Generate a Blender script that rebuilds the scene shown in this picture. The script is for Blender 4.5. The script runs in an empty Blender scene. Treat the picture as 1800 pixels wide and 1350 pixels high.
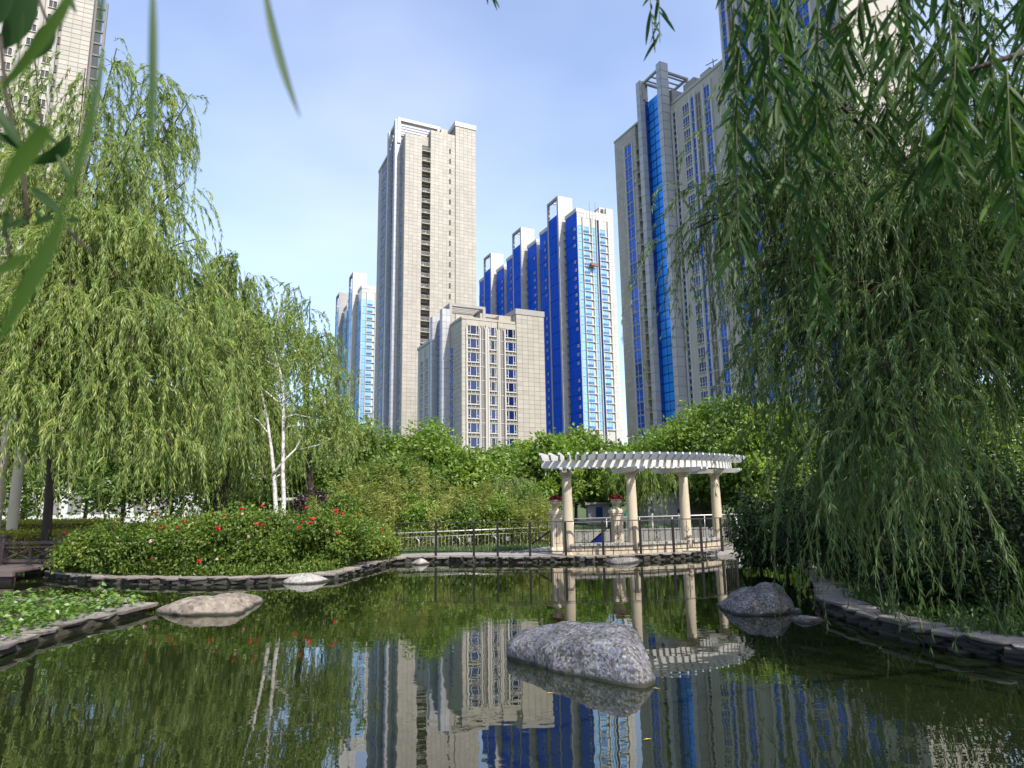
import bpy, bmesh, math, random
import numpy as np
from mathutils import Vector, Matrix, noise
random.seed(7)
RNG = np.random.default_rng(11)
SC = bpy.context.scene
COL = SC.collection
R = math.radians

# ------------------------------------------------------------------ camera
CAM_H, FPX, PITCH, ROLL = 2.0, 1150.0, R(9.9), R(0.86)
cam = bpy.data.cameras.new('camera'); cam_o = bpy.data.objects.new('camera', cam); COL.objects.link(cam_o)
cam.sensor_width = 36.0; cam.lens = FPX / 1800 * 36
cam.clip_start = 0.05; cam.clip_end = 6000
cam_o.matrix_world = Matrix.Translation((0, 0, CAM_H)) @ Matrix.Rotation(math.pi / 2 + PITCH, 4, 'X') @ Matrix.Rotation(-ROLL, 4, 'Z')
cam.dof.use_dof = True; cam.dof.focus_distance = 16.0; cam.dof.aperture_fstop = 3.2
SC.camera = cam_o

# ------------------------------------------------------------------ sky, sun, exposure
SUN_AZ, SUN_EL = math.atan2(0.60, -0.80), R(46)
world = bpy.data.worlds.new('World'); SC.world = world; world.use_nodes = True
wn, wl = world.node_tree.nodes, world.node_tree.links
sky = wn.new('ShaderNodeTexSky'); sky.sky_type = 'NISHITA'; sky.sun_disc = False
sky.sun_elevation = SUN_EL; sky.sun_rotation = SUN_AZ
sky.air_density = 1.0; sky.dust_density = 1.7; sky.ozone_density = 4.0
bg = wn['Background']; bg.inputs[1].default_value = 0.15
# thin high cirrus, the same all over the sky
tc = wn.new('ShaderNodeTexCoord'); mp = wn.new('ShaderNodeMapping'); mp.inputs['Scale'].default_value = (1.3, 1.8, 2.6)
nz = wn.new('ShaderNodeTexNoise'); nz.inputs['Scale'].default_value = 1.0; nz.inputs['Detail'].default_value = 4; nz.inputs['Roughness'].default_value = 0.5
cr = wn.new('ShaderNodeValToRGB'); cr.color_ramp.elements[0].position = 0.36; cr.color_ramp.elements[1].position = 0.9
cr.color_ramp.elements[0].color = (0.03, 0.03, 0.03, 1); cr.color_ramp.elements[1].color = (0.34, 0.34, 0.34, 1)
mx = wn.new('ShaderNodeMixRGB'); mx.inputs[2].default_value = (6.0, 5.9, 6.8, 1)
wl.new(tc.outputs['Generated'], mp.inputs[0]); wl.new(mp.outputs[0], nz.inputs[0]); wl.new(nz.outputs[0], cr.inputs[0])
wl.new(cr.outputs[0], mx.inputs[0]); wl.new(sky.outputs[0], mx.inputs[1]); wl.new(mx.outputs[0], bg.inputs[0])
sun = bpy.data.lights.new('sun', 'SUN'); sun.energy = 3.2; sun.angle = R(0.53); sun.color = (1.0, 0.94, 0.84)
sun_o = bpy.data.objects.new('sun', sun); COL.objects.link(sun_o)
sdir = Vector((math.sin(SUN_AZ) * math.cos(SUN_EL), math.cos(SUN_AZ) * math.cos(SUN_EL), math.sin(SUN_EL)))
sun_o.rotation_euler = sdir.to_track_quat('Z', 'Y').to_euler(); sun_o.location = (30, -20, 60)
SC.view_settings.view_transform = 'Standard'; SC.view_settings.look = 'None'
SC.view_settings.exposure = 1.06; SC.view_settings.gamma = 1.0
SC.render.engine = 'CYCLES'; SC.cycles.use_denoising = True
SC.cycles.max_bounces = 8; SC.cycles.diffuse_bounces = 3; SC.cycles.glossy_bounces = 4; SC.cycles.transmission_bounces = 4; SC.cycles.transparent_max_bounces = 4
SC.cycles.caustics_reflective = False; SC.cycles.caustics_refractive = False

# ------------------------------------------------------------------ pixel -> place helpers (photo is 1800 x 1350)
def ray(px, py):
    x, y = px - 900.0, 675.0 - py
    c, s = math.cos(ROLL), math.sin(ROLL)
    xr, yr = x * c + y * s, -x * s + y * c
    return np.array([xr, FPX * math.cos(PITCH) - yr * math.sin(PITCH), FPX * math.sin(PITCH) + yr * math.cos(PITCH)])
def at(px, py, Y):
    d = ray(px, py); return np.array([0, 0, CAM_H]) + d * (Y / d[1])
def onz(px, py, z=0.0):
    d = ray(px, py); return np.array([0, 0, CAM_H]) + d * ((z - CAM_H) / d[2])
def onplane(px, py, P0, dr):
    d = ray(px, py); n = np.array([dr[1], -dr[0], 0])
    t = ((P0 - np.array([0, 0, CAM_H])) @ n) / (d @ n); X = np.array([0, 0, CAM_H]) + t * d
    return float((X - P0) @ dr), float(X[2])

# ------------------------------------------------------------------ materials
def _nt(name):
    m = bpy.data.materials.new(name); m.use_nodes = True
    return m, m.node_tree.nodes, m.node_tree.links
def mat(name, col, rough=0.75, var=0.18, scale=4.0, metal=0.0, bump=0.0, bscale=None, spec=0.5, rnd=0.0, col2=None, detail=5, stretch=None, coat=0.0):
    m, n, l = _nt(name); b = n['Principled BSDF']
    b.inputs['Roughness'].default_value = rough; b.inputs['Metallic'].default_value = metal
    b.inputs['Specular IOR Level'].default_value = spec; b.inputs['Coat Weight'].default_value = coat
    t = n.new('ShaderNodeTexCoord'); mpn = n.new('ShaderNodeMapping')
    if stretch: mpn.inputs['Scale'].default_value = stretch
    l.new(t.outputs['Object'], mpn.inputs[0])
    z = n.new('ShaderNodeTexNoise'); z.inputs['Scale'].default_value = scale; z.inputs['Detail'].default_value = detail; z.inputs['Roughness'].default_value = 0.62
    l.new(mpn.outputs[0], z.inputs[0])
    r = n.new('ShaderNodeValToRGB'); r.color_ramp.elements[0].position = 0.3; r.color_ramp.elements[1].position = 0.7
    c2 = col2 or tuple(min(1, c * (1 + var)) for c in col)
    r.color_ramp.elements[0].color = (*[c * (1 - var) for c in col], 1); r.color_ramp.elements[1].color = (*c2, 1)
    l.new(z.outputs[0], r.inputs[0]); out = r.outputs[0]
    if rnd:
        a = n.new('ShaderNodeAttribute'); a.attribute_name = 'rnd'
        oi = n.new('ShaderNodeObjectInfo'); ad = n.new('ShaderNodeMath'); ad.operation = 'ADD'; l.new(a.outputs['Fac'], ad.inputs[0]); l.new(oi.outputs['Random'], ad.inputs[1])
        fr = n.new('ShaderNodeMath'); fr.operation = 'FRACT'; l.new(ad.outputs[0], fr.inputs[0])
        mr = n.new('ShaderNodeMapRange'); mr.inputs[3].default_value = 1 - rnd; mr.inputs[4].default_value = 1 + rnd; l.new(fr.outputs[0], mr.inputs[0])
        mu = n.new('ShaderNodeVectorMath'); mu.operation = 'SCALE'; l.new(out, mu.inputs[0]); l.new(mr.outputs[0], mu.inputs['Scale']); out = mu.outputs[0]
    l.new(out, b.inputs['Base Color'])
    if bump:
        bp = n.new('ShaderNodeBump'); bp.inputs['Strength'].default_value = bump; bp.inputs['Distance'].default_value = 0.05
        z2 = n.new('ShaderNodeTexNoise'); z2.inputs['Scale'].default_value = bscale or scale * 4; z2.inputs['Detail'].default_value = 8
        l.new(mpn.outputs[0], z2.inputs[0]); l.new(z2.outputs[0], bp.inputs['Height']); l.new(bp.outputs[0], b.inputs['Normal'])
    return m
def leafmat(name, c0, c1, c2, trans=0.45, gloss=0.06, rough=0.45):
    m, n, l = _nt(name); n.remove(n['Principled BSDF']); o = n['Material Output']
    a = n.new('ShaderNodeAttribute'); a.attribute_name = 'rnd'
    r = n.new('ShaderNodeValToRGB'); e = r.color_ramp.elements
    e[0].position = 0.0; e[0].color = (*c0, 1); e[1].position = 1.0; e[1].color = (*c2, 1); k = e.new(0.55); k.color = (*c1, 1)
    l.new(a.outputs['Fac'], r.inputs[0])
    d = n.new('ShaderNodeBsdfDiffuse'); t = n.new('ShaderNodeBsdfTranslucent'); g = n.new('ShaderNodeBsdfGlossy'); g.inputs['Roughness'].default_value = rough
    g.inputs['Color'].default_value = (0.8, 0.85, 0.8, 1)
    l.new(r.outputs[0], d.inputs[0])
    hs = n.new('ShaderNodeHueSaturation'); hs.inputs['Saturation'].default_value = 1.1; hs.inputs['Value'].default_value = 1.25; l.new(r.outputs[0], hs.inputs['Color']); l.new(hs.outputs[0], t.inputs[0])
    m1 = n.new('ShaderNodeMixShader'); m1.inputs[0].default_value = trans; l.new(d.outputs[0], m1.inputs[1]); l.new(t.outputs[0], m1.inputs[2])
    m2 = n.new('ShaderNodeMixShader'); m2.inputs[0].default_value = gloss; l.new(m1.outputs[0], m2.inputs[1]); l.new(g.outputs[0], m2.inputs[2])
    l.new(m2.outputs[0], o.inputs[0])
    return m
def speckle(name, cols, scale=40, rough=0.8, bump=0.5, big=2.0, bigvar=0.35):
    m, n, l = _nt(name); b = n['Principled BSDF']; b.inputs['Roughness'].default_value = rough
    t = n.new('ShaderNodeTexCoord')
    v = n.new('ShaderNodeTexVoronoi'); v.inputs['Scale'].default_value = scale; l.new(t.outputs['Object'], v.inputs['Vector'])
    z = n.new('ShaderNodeTexNoise'); z.inputs['Scale'].default_value = scale * 0.35; z.inputs['Detail'].default_value = 8; z.inputs['Roughness'].default_value = 0.75; l.new(t.outputs['Object'], z.inputs[0])
    sx = n.new('ShaderNodeSeparateColor'); l.new(v.outputs['Color'], sx.inputs[0])
    ad = n.new('ShaderNodeMath'); ad.operation = 'MULTIPLY_ADD'; ad.inputs[1].default_value = 0.45; l.new(sx.outputs[0], ad.inputs[0])
    sc2 = n.new('ShaderNodeMath'); sc2.operation = 'MULTIPLY'; sc2.inputs[1].default_value = 0.6; l.new(z.outputs[0], sc2.inputs[0]); l.new(sc2.outputs[0], ad.inputs[2])
    r = n.new('ShaderNodeValToRGB'); e = r.color_ramp.elements; e[0].position = 0.2; e[0].color = (*cols[0], 1); e[1].position = 0.82; e[1].color = (*cols[-1], 1)
    for i, c in enumerate(cols[1:-1]):
        k = e.new(0.2 + 0.62 * (i + 1) / (len(cols) - 1)); k.color = (*c, 1)
    l.new(ad.outputs[0], r.inputs[0])
    z3 = n.new('ShaderNodeTexNoise'); z3.inputs['Scale'].default_value = big; z3.inputs['Detail'].default_value = 4; l.new(t.outputs['Object'], z3.inputs[0])
    mr = n.new('ShaderNodeMapRange'); mr.inputs[1].default_value = 0.3; mr.inputs[2].default_value = 0.7; mr.inputs[3].default_value = 1 - bigvar; mr.inputs[4].default_value = 1 + bigvar * 0.5; l.new(z3.outputs[0], mr.inputs[0])
    mu = n.new('ShaderNodeVectorMath'); mu.operation = 'SCALE'; l.new(r.outputs[0], mu.inputs[0]); l.new(mr.outputs[0], mu.inputs['Scale']); sp_ = n.new('ShaderNodeSeparateXYZ'); l.new(t.outputs['Object'], sp_.inputs[0])          # wet, algae-dark tide line
    wz = n.new('ShaderNodeMath'); wz.operation = 'MULTIPLY_ADD'; wz.inputs[1].default_value = -0.10; l.new(z3.outputs[0], wz.inputs[0]); l.new(sp_.outputs[2], wz.inputs[2])
    wr = n.new('ShaderNodeMapRange'); wr.inputs[1].default_value = 0.02; wr.inputs[2].default_value = 0.06; l.new(wz.outputs[0], wr.inputs[0])
    wm_ = n.new('ShaderNodeMixRGB'); wm_.inputs[1].default_value = (0.018, 0.018, 0.010, 1); l.new(wr.outputs[0], wm_.inputs[0]); l.new(mu.outputs[0], wm_.inputs[2]); l.new(wm_.outputs[0], b.inputs['Base Color'])
    bp = n.new('ShaderNodeBump'); bp.inputs['Strength'].default_value = bump; bp.inputs['Distance'].default_value = 0.03
    l.new(z.outputs[0], bp.inputs['Height']); l.new(bp.outputs[0], b.inputs['Normal'])
    return m
def glassmat(name, col, metal=0.75, rough=0.08, var=0.12, spec=0.8, rnd=0.10):
    return mat(name, col, rough=rough, var=var, scale=0.35, metal=metal, rnd=rnd, detail=2, spec=spec)

M = {}
M['tile'] = mat('beige_tile', (0.345, 0.314, 0.270), 0.6, 0.09, 0.22, rnd=0.085, stretch=(1, 1, .3))
M['tile_dark'] = mat('tile_joint', (0.22, 0.20, 0.17), 0.8, 0.08, 0.5)
M['tile_white'] = mat('pale_tile', (0.44, 0.425, 0.40), 0.55, 0.08, 0.22, rnd=0.07, stretch=(1, 1, .3))
M['tile_grey'] = mat('grey_tile', (0.29, 0.275, 0.26), 0.6, 0.06, 0.25, rnd=0.06)
M['metal_panel'] = mat('grey_metal_panel', (0.36, 0.36, 0.38), 0.45, 0.05, 0.3, metal=0.15, rnd=0.07)
M['frame'] = mat('window_frame_paint', (0.44, 0.42, 0.39), 0.5, 0.05, 2)
M['slab'] = mat('balcony_slab', (0.34, 0.31, 0.27), 0.7, 0.1, 1)
M['spandrel'] = mat('dark_spandrel', (0.135, 0.122, 0.10), 0.7, 0.2, 1)
M['acunit'] = mat('ac_unit_white', (0.45, 0.45, 0.44), 0.6, 0.1, 3)
M['louver'] = mat('louver_grey', (0.15, 0.137, 0.13), 0.7, 0.15, 3)
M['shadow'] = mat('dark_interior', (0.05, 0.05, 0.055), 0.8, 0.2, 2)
M['glass_deep'] = glassmat('deep_blue_glass', (0.0, 0.078, 0.56), 0.0, 0.4, 0.08, 0.06, 0.05)
M['glass_mid'] = glassmat('mid_blue_glass', (0.006, 0.085, 0.46), 0.2, 0.15, 0.15, 0.4, 0.3)
M['glass_apron'] = glassmat('apron_glass', (0.06, 0.15, 0.34), 0.2, 0.2, 0.15, 0.4, 0.3)
M['glass_shaft'] = glassmat('shaft_blue_glass', (0.025, 0.29, 0.86), 0.35, 0.2, 0.10, 0.4, 0.08)
M['glass_light'] = glassmat('light_blue_glass', (0.22, 0.44, 0.66), 0.45, 0.12)
M['glass_dark'] = glassmat('dark_blue_glass', (0.012, 0.05, 0.20), 0.5, 0.08, 0.3)
M['glass_navy'] = glassmat('navy_window_glass', (0.003, 0.016, 0.085), 0.0, 0.06, 0.35, 0.5, 0.6)
M['cream'] = mat('cream_render', (0.46, 0.385, 0.275), 0.8, 0.14, 2.2, stretch=(1, 1, .35), bump=0.08, bscale=40)
M['cream2'] = mat('cream_stone', (0.45, 0.375, 0.275), 0.8, 0.18, 5, bump=0.1, bscale=30)
M['whitepaint'] = mat('white_paint', (0.55, 0.54, 0.515), 0.6, 0.10, 3)
M['iron'] = mat('black_iron', (0.012, 0.011, 0.0105), 0.6, 0.3, 20, spec=0.25)
M['railbrown'] = mat('brown_rail_top', (0.035, 0.027, 0.023), 0.6, 0.2, 15)
M['steel'] = mat('steel_tube', (0.42, 0.41, 0.38), 0.4, 0.08, 8, metal=0.4)
M['wood'] = mat('dark_wood', (0.060, 0.038, 0.037), 0.7, 0.3, 12, stretch=(1, 6, 6), bump=0.2)
M['wood_deck'] = mat('deck_wood', (0.115, 0.082, 0.078), 0.7, 0.25, 12, stretch=(1, 6, 6), bump=0.2)
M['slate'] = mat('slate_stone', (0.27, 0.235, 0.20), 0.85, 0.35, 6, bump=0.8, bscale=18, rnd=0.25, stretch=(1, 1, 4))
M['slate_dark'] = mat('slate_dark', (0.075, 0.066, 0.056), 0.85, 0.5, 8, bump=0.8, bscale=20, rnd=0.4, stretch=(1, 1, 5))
M['granite'] = speckle('granite', [(0.016, 0.015, 0.015), (0.050, 0.042, 0.036), (0.11, 0.098, 0.088), (0.25, 0.245, 0.24), (0.065, 0.075, 0.13), (0.40, 0.395, 0.39)], 34, 0.6, 1.0, 2.2, 0.55)  # bluish step in the speckle stands in for reflected sky
M['granite2'] = speckle('grey_granite', [(0.03, 0.026, 0.025), (0.11, 0.092, 0.085), (0.22, 0.195, 0.18), (0.36, 0.33, 0.31)], 40, 0.8, 1.0, 3.0, 0.5)
M['tanrock'] = speckle('tan_rock', [(0.075, 0.058, 0.043), (0.19, 0.155, 0.118), (0.24, 0.198, 0.155), (0.31, 0.265, 0.215)], 14, 0.85, 1.0, 3.2, 0.4)
M['palerock'] = speckle('pale_rock', [(0.11, 0.095, 0.08), (0.28, 0.255, 0.225), (0.34, 0.315, 0.285), (0.41, 0.39, 0.36)], 30, 0.85, 0.6, 3, 0.2)
M['bark'] = mat('dark_bark', (0.045, 0.032, 0.022), 0.9, 0.4, 6, bump=0.8, stretch=(1, 1, 0.25))
M['bark_grey'] = mat('grey_bark', (0.11, 0.09, 0.07), 0.9, 0.35, 6, bump=0.8, stretch=(1, 1, 0.3))
M['twig'] = mat('green_twig', (0.085, 0.085, 0.025), 0.7, 0.3, 3)
M['birch'] = mat('white_birch_bark', (0.20, 0.18, 0.17), 0.7, 0.0, 5.5, col2=(0.70, 0.67, 0.62), bump=0.3, stretch=(1, 1, 1.8), detail=9)
M['soil'] = mat('soil', (0.055, 0.042, 0.028), 0.95, 0.4, 5, bump=0.5)
M['grass'] = mat('lawn', (0.055, 0.085, 0.022), 0.95, 0.45, 1.2, bump=0.6, bscale=30)
M['paving'] = mat('grey_paving', (0.25, 0.235, 0.215), 0.85, 0.2, 3, bump=0.2)
M['concrete'] = mat('grey_concrete', (0.20, 0.19, 0.178), 0.85, 0.2, 2.5, bump=0.15)
M['plate'] = mat('grey_plate', (0.22, 0.20, 0.20), 0.5, 0.1, 4)
M['tarp'] = mat('blue_sheet', (0.010, 0.035, 0.36), 0.5, 0.12, 6)
M['red_petal'] = mat('red_petal', (0.50, 0.016, 0.020), 0.6, 0.25, 30)
M['pink_petal'] = mat('pink_petal', (0.72, 0.42, 0.42), 0.6, 0.15, 30)
M['begonia'] = leafmat('crimson_flowers', (0.10, 0.008, 0.018), (0.28, 0.018, 0.035), (0.40, 0.05, 0.06), 0.25)
M['sign_green'] = mat('green_sign', (0.02, 0.22, 0.11), 0.5, 0.05, 4)
M['gondola'] = mat('gondola_red_brown', (0.20, 0.09, 0.06), 0.6, 0.3, 2)
M['fallen'] = mat('fallen_yellow_leaf', (0.50, 0.33, 0.05), 0.7, 0.25, 30)
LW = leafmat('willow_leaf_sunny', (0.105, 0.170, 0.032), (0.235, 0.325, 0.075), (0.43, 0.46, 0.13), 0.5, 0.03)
LD = leafmat('willow_leaf_shaded', (0.045, 0.092, 0.020), (0.102, 0.172, 0.038), (0.22, 0.30, 0.07), 0.5, 0.03)  # same willow leaf as the sunny one, shade put into its darker colour
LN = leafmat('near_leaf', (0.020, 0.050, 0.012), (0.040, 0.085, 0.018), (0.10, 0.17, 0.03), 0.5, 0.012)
LB = leafmat('broad_leaf', (0.085, 0.150, 0.018), (0.175, 0.270, 0.038), (0.30, 0.38, 0.07), 0.45, 0.03)
LB2 = leafmat('deep_broad_leaf', (0.065, 0.120, 0.020), (0.135, 0.210, 0.036), (0.22, 0.30, 0.06), 0.45, 0.03)
LBY = leafmat('bamboo_leaf', (0.12, 0.16, 0.022), (0.26, 0.29, 0.06), (0.42, 0.42, 0.13), 0.42, 0.03)
LR = leafmat('rose_leaf', (0.055, 0.105, 0.015), (0.135, 0.205, 0.028), (0.30, 0.34, 0.055), 0.45, 0.03)
LS = leafmat('shade_shrub_leaf', (0.010, 0.024, 0.007), (0.023, 0.046, 0.011), (0.055, 0.092, 0.02), 0.30, 0.03)  # shrub leaf darkened so the bank's shade sits in the colour
LH = leafmat('hedge_leaf', (0.12, 0.15, 0.012), (0.27, 0.28, 0.016), (0.44, 0.40, 0.03), 0.35, 0.06)
LV = leafmat('vine_leaf', (0.05, 0.105, 0.014), (0.10, 0.19, 0.022), (0.22, 0.29, 0.05), 0.40, 0.06)
LG = leafmat('grass_blade', (0.030, 0.062, 0.016), (0.060, 0.115, 0.026), (0.13, 0.19, 0.05), 0.40, 0.06)
LP = leafmat('purple_leaf', (0.020, 0.012, 0.014), (0.045, 0.025, 0.028), (0.08, 0.05, 0.05), 0.3, 0.04)

def water_mat():
    m, n, l = _nt('pond_water'); b = n['Principled BSDF']
    b.inputs['Base Color'].default_value = (0.009, 0.013, 0.004, 1); b.inputs['Roughness'].default_value = 0.0
    b.inputs['IOR'].default_value = 2.1; b.inputs['Specular IOR Level'].default_value = 0.5
    t = n.new('ShaderNodeTexCoord'); mp1 = n.new('ShaderNodeMapping'); mp1.inputs['Scale'].default_value = (0.8, 1.5, 1)
    l.new(t.outputs['Object'], mp1.inputs[0])
    z = n.new('ShaderNodeTexNoise'); z.inputs['Scale'].default_value = 2.0; z.inputs['Detail'].default_value = 2.0; l.new(mp1.outputs[0], z.inputs[0])
    z2 = n.new('ShaderNodeTexNoise'); z2.inputs['Scale'].default_value = 9.0; z2.inputs['Detail'].default_value = 2.0; l.new(mp1.outputs[0], z2.inputs[0])
    z3 = n.new('ShaderNodeTexNoise'); z3.inputs['Scale'].default_value = 0.35; l.new(t.outputs['Object'], z3.inputs[0])
    mr = n.new('ShaderNodeMapRange'); mr.inputs[1].default_value = 0.42; mr.inputs[2].default_value = 0.62; mr.inputs[3].default_value = 0.02; mr.inputs[4].default_value = 0.28; l.new(z3.outputs[0], mr.inputs[0])
    mu = n.new('ShaderNodeMath'); mu.operation = 'MULTIPLY'; l.new(z2.outputs[0], mu.inputs[0]); l.new(mr.outputs[0], mu.inputs[1])
    ad = n.new('ShaderNodeMath'); ad.operation = 'ADD'; l.new(z.outputs[0], ad.inputs[0]); l.new(mu.outputs[0], ad.inputs[1])
    bp = n.new('ShaderNodeBump'); bp.inputs['Strength'].default_value = 1.0; bp.inputs['Distance'].default_value = 0.0016
    l.new(ad.outputs[0], bp.inputs['Height']); l.new(bp.outputs[0], b.inputs['Normal'])
    return m
M['water'] = water_mat()

# ------------------------------------------------------------------ mesh helpers
class MB:
    def __init__(s): s.v = []; s.f = []; s.m = []; s.r = []
    def add(s, vs, fs, mi=0, rnd=None):
        o = len(s.v); s.v.extend([tuple(map(float, p)) for p in vs]); s.f.extend([tuple(i + o for i in q) for q in fs]); s.m.extend([mi] * len(fs))
        rr = random.random() if rnd is None else rnd; s.r.extend([rr] * len(vs)); return s
    def box(s, x0, x1, y0, y1, z0, z1, mi=0):
        return s.add([(x0, y0, z0), (x1, y0, z0), (x1, y1, z0), (x0, y1, z0), (x0, y0, z1), (x1, y0, z1), (x1, y1, z1), (x0, y1, z1)],
                     [(0, 3, 2, 1), (4, 5, 6, 7), (0, 1, 5, 4), (1, 2, 6, 5), (2, 3, 7, 6), (3, 0, 4, 7)], mi)
    def bar(s, a, b, w, h, mi=0, up=(0, 0, 1)):
        a, b = Vector(a), Vector(b); d = (b - a).normalized(); u = Vector(up)
        if abs(d.dot(u)) > 0.98: u = Vector((1, 0, 0))
        sd = d.cross(u).normalized(); u = sd.cross(d).normalized(); sd *= w / 2; u *= h / 2
        vs = [p + i * sd + j * u for p in (a, b) for i, j in ((-1, -1), (1, -1), (1, 1), (-1, 1))]
        return s.add(vs, [(0, 1, 2, 3), (7, 6, 5, 4), (0, 4, 5, 1), (1, 5, 6, 2), (2, 6, 7, 3), (3, 7, 4, 0)], mi)
    def tube(s, pts, rad, n=6, mi=0, cap=True):
        pts = [Vector(p) for p in pts]
        if not hasattr(rad, '__len__'): rad = [rad] * len(pts)
        vs, fs = [], []; u = None
        for i, p in enumerate(pts):
            d = (pts[min(i + 1, len(pts) - 1)] - pts[max(i - 1, 0)]).normalized()
            if u is None: u = d.orthogonal().normalized()
            u = (u - d * u.dot(d)).normalized(); w = d.cross(u)
            for k in range(n):
                a = 2 * math.pi * k / n; vs.append(p + rad[i] * (math.cos(a) * u + math.sin(a) * w))
        for i in range(len(pts) - 1):
            for k in range(n):
                k2 = (k + 1) % n; fs.append((i * n + k, i * n + k2, (i + 1) * n + k2, (i + 1) * n + k))
        if cap: fs.append(tuple(range(n))[::-1]); fs.append(tuple((len(pts) - 1) * n + k for k in range(n)))
        return s.add(vs, fs, mi)
    def lathe(s, prof, c, n=16, mi=0, square=False):
        vs, fs = [], []; cx, cy, cz = c
        off = math.pi / 4 if square else 0
        for r_, z in prof:
            for k in range(n):
                a = 2 * math.pi * k / n + off; vs.append((cx + r_ * math.cos(a), cy + r_ * math.sin(a), cz + z))
        for i in range(len(prof) - 1):
            for k in range(n):
                k2 = (k + 1) % n; fs.append((i * n + k, i * n + k2, (i + 1) * n + k2, (i + 1) * n + k))
        fs.append(tuple(range(n))[::-1]); fs.append(tuple((len(prof) - 1) * n + k for k in range(n)))
        return s.add(vs, fs, mi)
    def mesh(s, name, mats, base=(0, 0, 0), smooth=False):
        me = bpy.data.meshes.new(name)
        bx, by, bz = base
        me.from_pydata([(x - bx, y - by, z - bz) for x, y, z in s.v], [], s.f)
        for m in (mats if isinstance(mats, (list, tuple)) else [mats]): me.materials.append(m)
        me.polygons.foreach_set('material_index', s.m)
        a = me.attributes.new('rnd', 'FLOAT', 'POINT'); a.data.foreach_set('value', s.r)
        (me.shade_smooth if smooth else me.shade_flat)()
        me.update(); return me
def ob(name, me, parent=None, loc=None, rot=None, scale=None):
    o = bpy.data.objects.new(name, me); COL.objects.link(o)
    if parent is not None: o.parent = parent
    if loc is not None: o.location = loc
    if rot is not None: o.rotation_euler = rot
    if scale is not None: o.scale = scale
    return o
def tag(o, label=None, cat=None, group=None, kind=None):
    if label: o['label'] = label
    if cat: o['category'] = cat
    if group: o['group'] = group
    if kind: o['kind'] = kind
    return o
def thing(name, label, cat, loc=(0, 0, 0), rz=0.0, group=None):
    o = ob(name, None, None, tuple(float(c) for c in loc), (0, 0, rz)); o.empty_display_size = 0.3
    return tag(o, label, cat, group)
def part(t, name, mb, mats, smooth=False, kind=None):      # mb in world space, t unrotated
    o = ob(name, mb.mesh(name, mats, tuple(t.location), smooth), t)
    if kind: o['kind'] = kind
    return o
def arr_mesh(name, V, mat_, quads, rnd, base=(0, 0, 0), smooth=False):
    me = bpy.data.meshes.new(name); V = (V - np.array(base)).astype(np.float32); nq = len(quads)
    me.vertices.add(len(V)); me.vertices.foreach_set('co', V.ravel())
    me.loops.add(nq * 4); me.loops.foreach_set('vertex_index', quads.ravel().astype(np.int32))
    me.polygons.add(nq); me.polygons.foreach_set('loop_start', (np.arange(nq) * 4).astype(np.int32))
    me.materials.append(mat_)
    a = me.attributes.new('rnd', 'FLOAT', 'POINT'); a.data.foreach_set('value', rnd.astype(np.float32))
    me.update(calc_edges=True)
    (me.shade_smooth if smooth else me.shade_flat)()
    return me
def nrm(a): return a / np.maximum(np.linalg.norm(a, axis=-1, keepdims=True), 1e-9)
def leaf_mesh(name, P, D, L, W, rnd, mat_, base=(0, 0, 0), fold=0.25, side=None):
    N = len(P); D = nrm(D)
    if side is None: side = RNG.normal(size=(N, 3))
    S = nrm(np.cross(D, side)); Uv = np.cross(S, D)
    L = np.broadcast_to(L, (N,))[:, None]; W = np.broadcast_to(W, (N,))[:, None]
    mid = P + D * L * 0.42 + Uv * W * fold
    tip = P + D * L + np.array([0, 0, -1]) * L * 0.08
    V = np.stack([P, mid + S * W / 2, tip, mid - S * W / 2], 1).reshape(-1, 3)
    q = np.arange(4 * N).reshape(-1, 4)
    return arr_mesh(name, V, mat_, q, np.repeat(rnd, 4), base)

# ------------------------------------------------------------------ the pond and the ground
far_px = [(80, 1014), (140, 1022), (200, 1026), (330, 1029), (430, 1027), (480, 1025), (590, 1019), (640, 1004), (690, 991), (740, 988), (850, 989), (930, 989), (1000, 988), (1100, 987), (1200, 982), (1280, 974), (1320, 967)]
FAR = [onz(a, b)[:2] for a, b in far_px]
right_px = [(1400, 973), (1425, 1000), (1437, 1045), (1452, 1078), (1520, 1103), (1600, 1128), (1700, 1150), (1800, 1172)]
RIGHT = [onz(a, b)[:2] for a, b in right_px]
POND = np.array([(-30, 20.6), (-15.5, 20.6)] + FAR + RIGHT + [(6.6, 6.4), (7.4, 4.0), (7.0, 1.6), (0, 1.3), (-12, 1.4), (-30, 1.4)], float)
def inside(X, Y, poly):
    c = np.zeros(X.shape, bool); n = len(poly); j = n - 1
    for i in range(n):
        xi, yi = poly[i]; xj, yj = poly[j]
        hit = ((yi > Y) != (yj > Y)) & (X < (xj - xi) * (Y - yi) / (yj - yi + 1e-12) + xi)
        c ^= hit; j = i
    return c
def segdist(X, Y, poly):
    d = np.full(X.shape, 1e9); n = len(poly)
    for i in range(n):
        a, b = poly[i], poly[(i + 1) % n]; ab = b - a; t = np.clip(((X - a[0]) * ab[0] + (Y - a[1]) * ab[1]) / (ab @ ab + 1e-12), 0, 1)
        d = np.minimum(d, np.hypot(X - a[0] - t * ab[0], Y - a[1] - t * ab[1]))
    return d
def terrain(X, Y):
    d = segdist(X, Y, POND); ins = inside(X, Y, POND) | (d < 0.22)
    out = 0.10 + 0.03 * np.sin(X * 0.7) * np.sin(Y * 0.6 + 1)
    out = out + np.where((X > 5.2) & (Y < 20), np.clip(d - 0.4, 0, 4) * 0.09, 0)              # right bank climbs
    out = out + np.where(Y < 2, 0.16, 0)
    out = out + np.clip((np.hypot(X, Y) - 34) / 40, 0, 1) * 0.25
    return np.where(ins, -0.10 - np.clip(d * 0.8, 0, 0.7), out)
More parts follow.
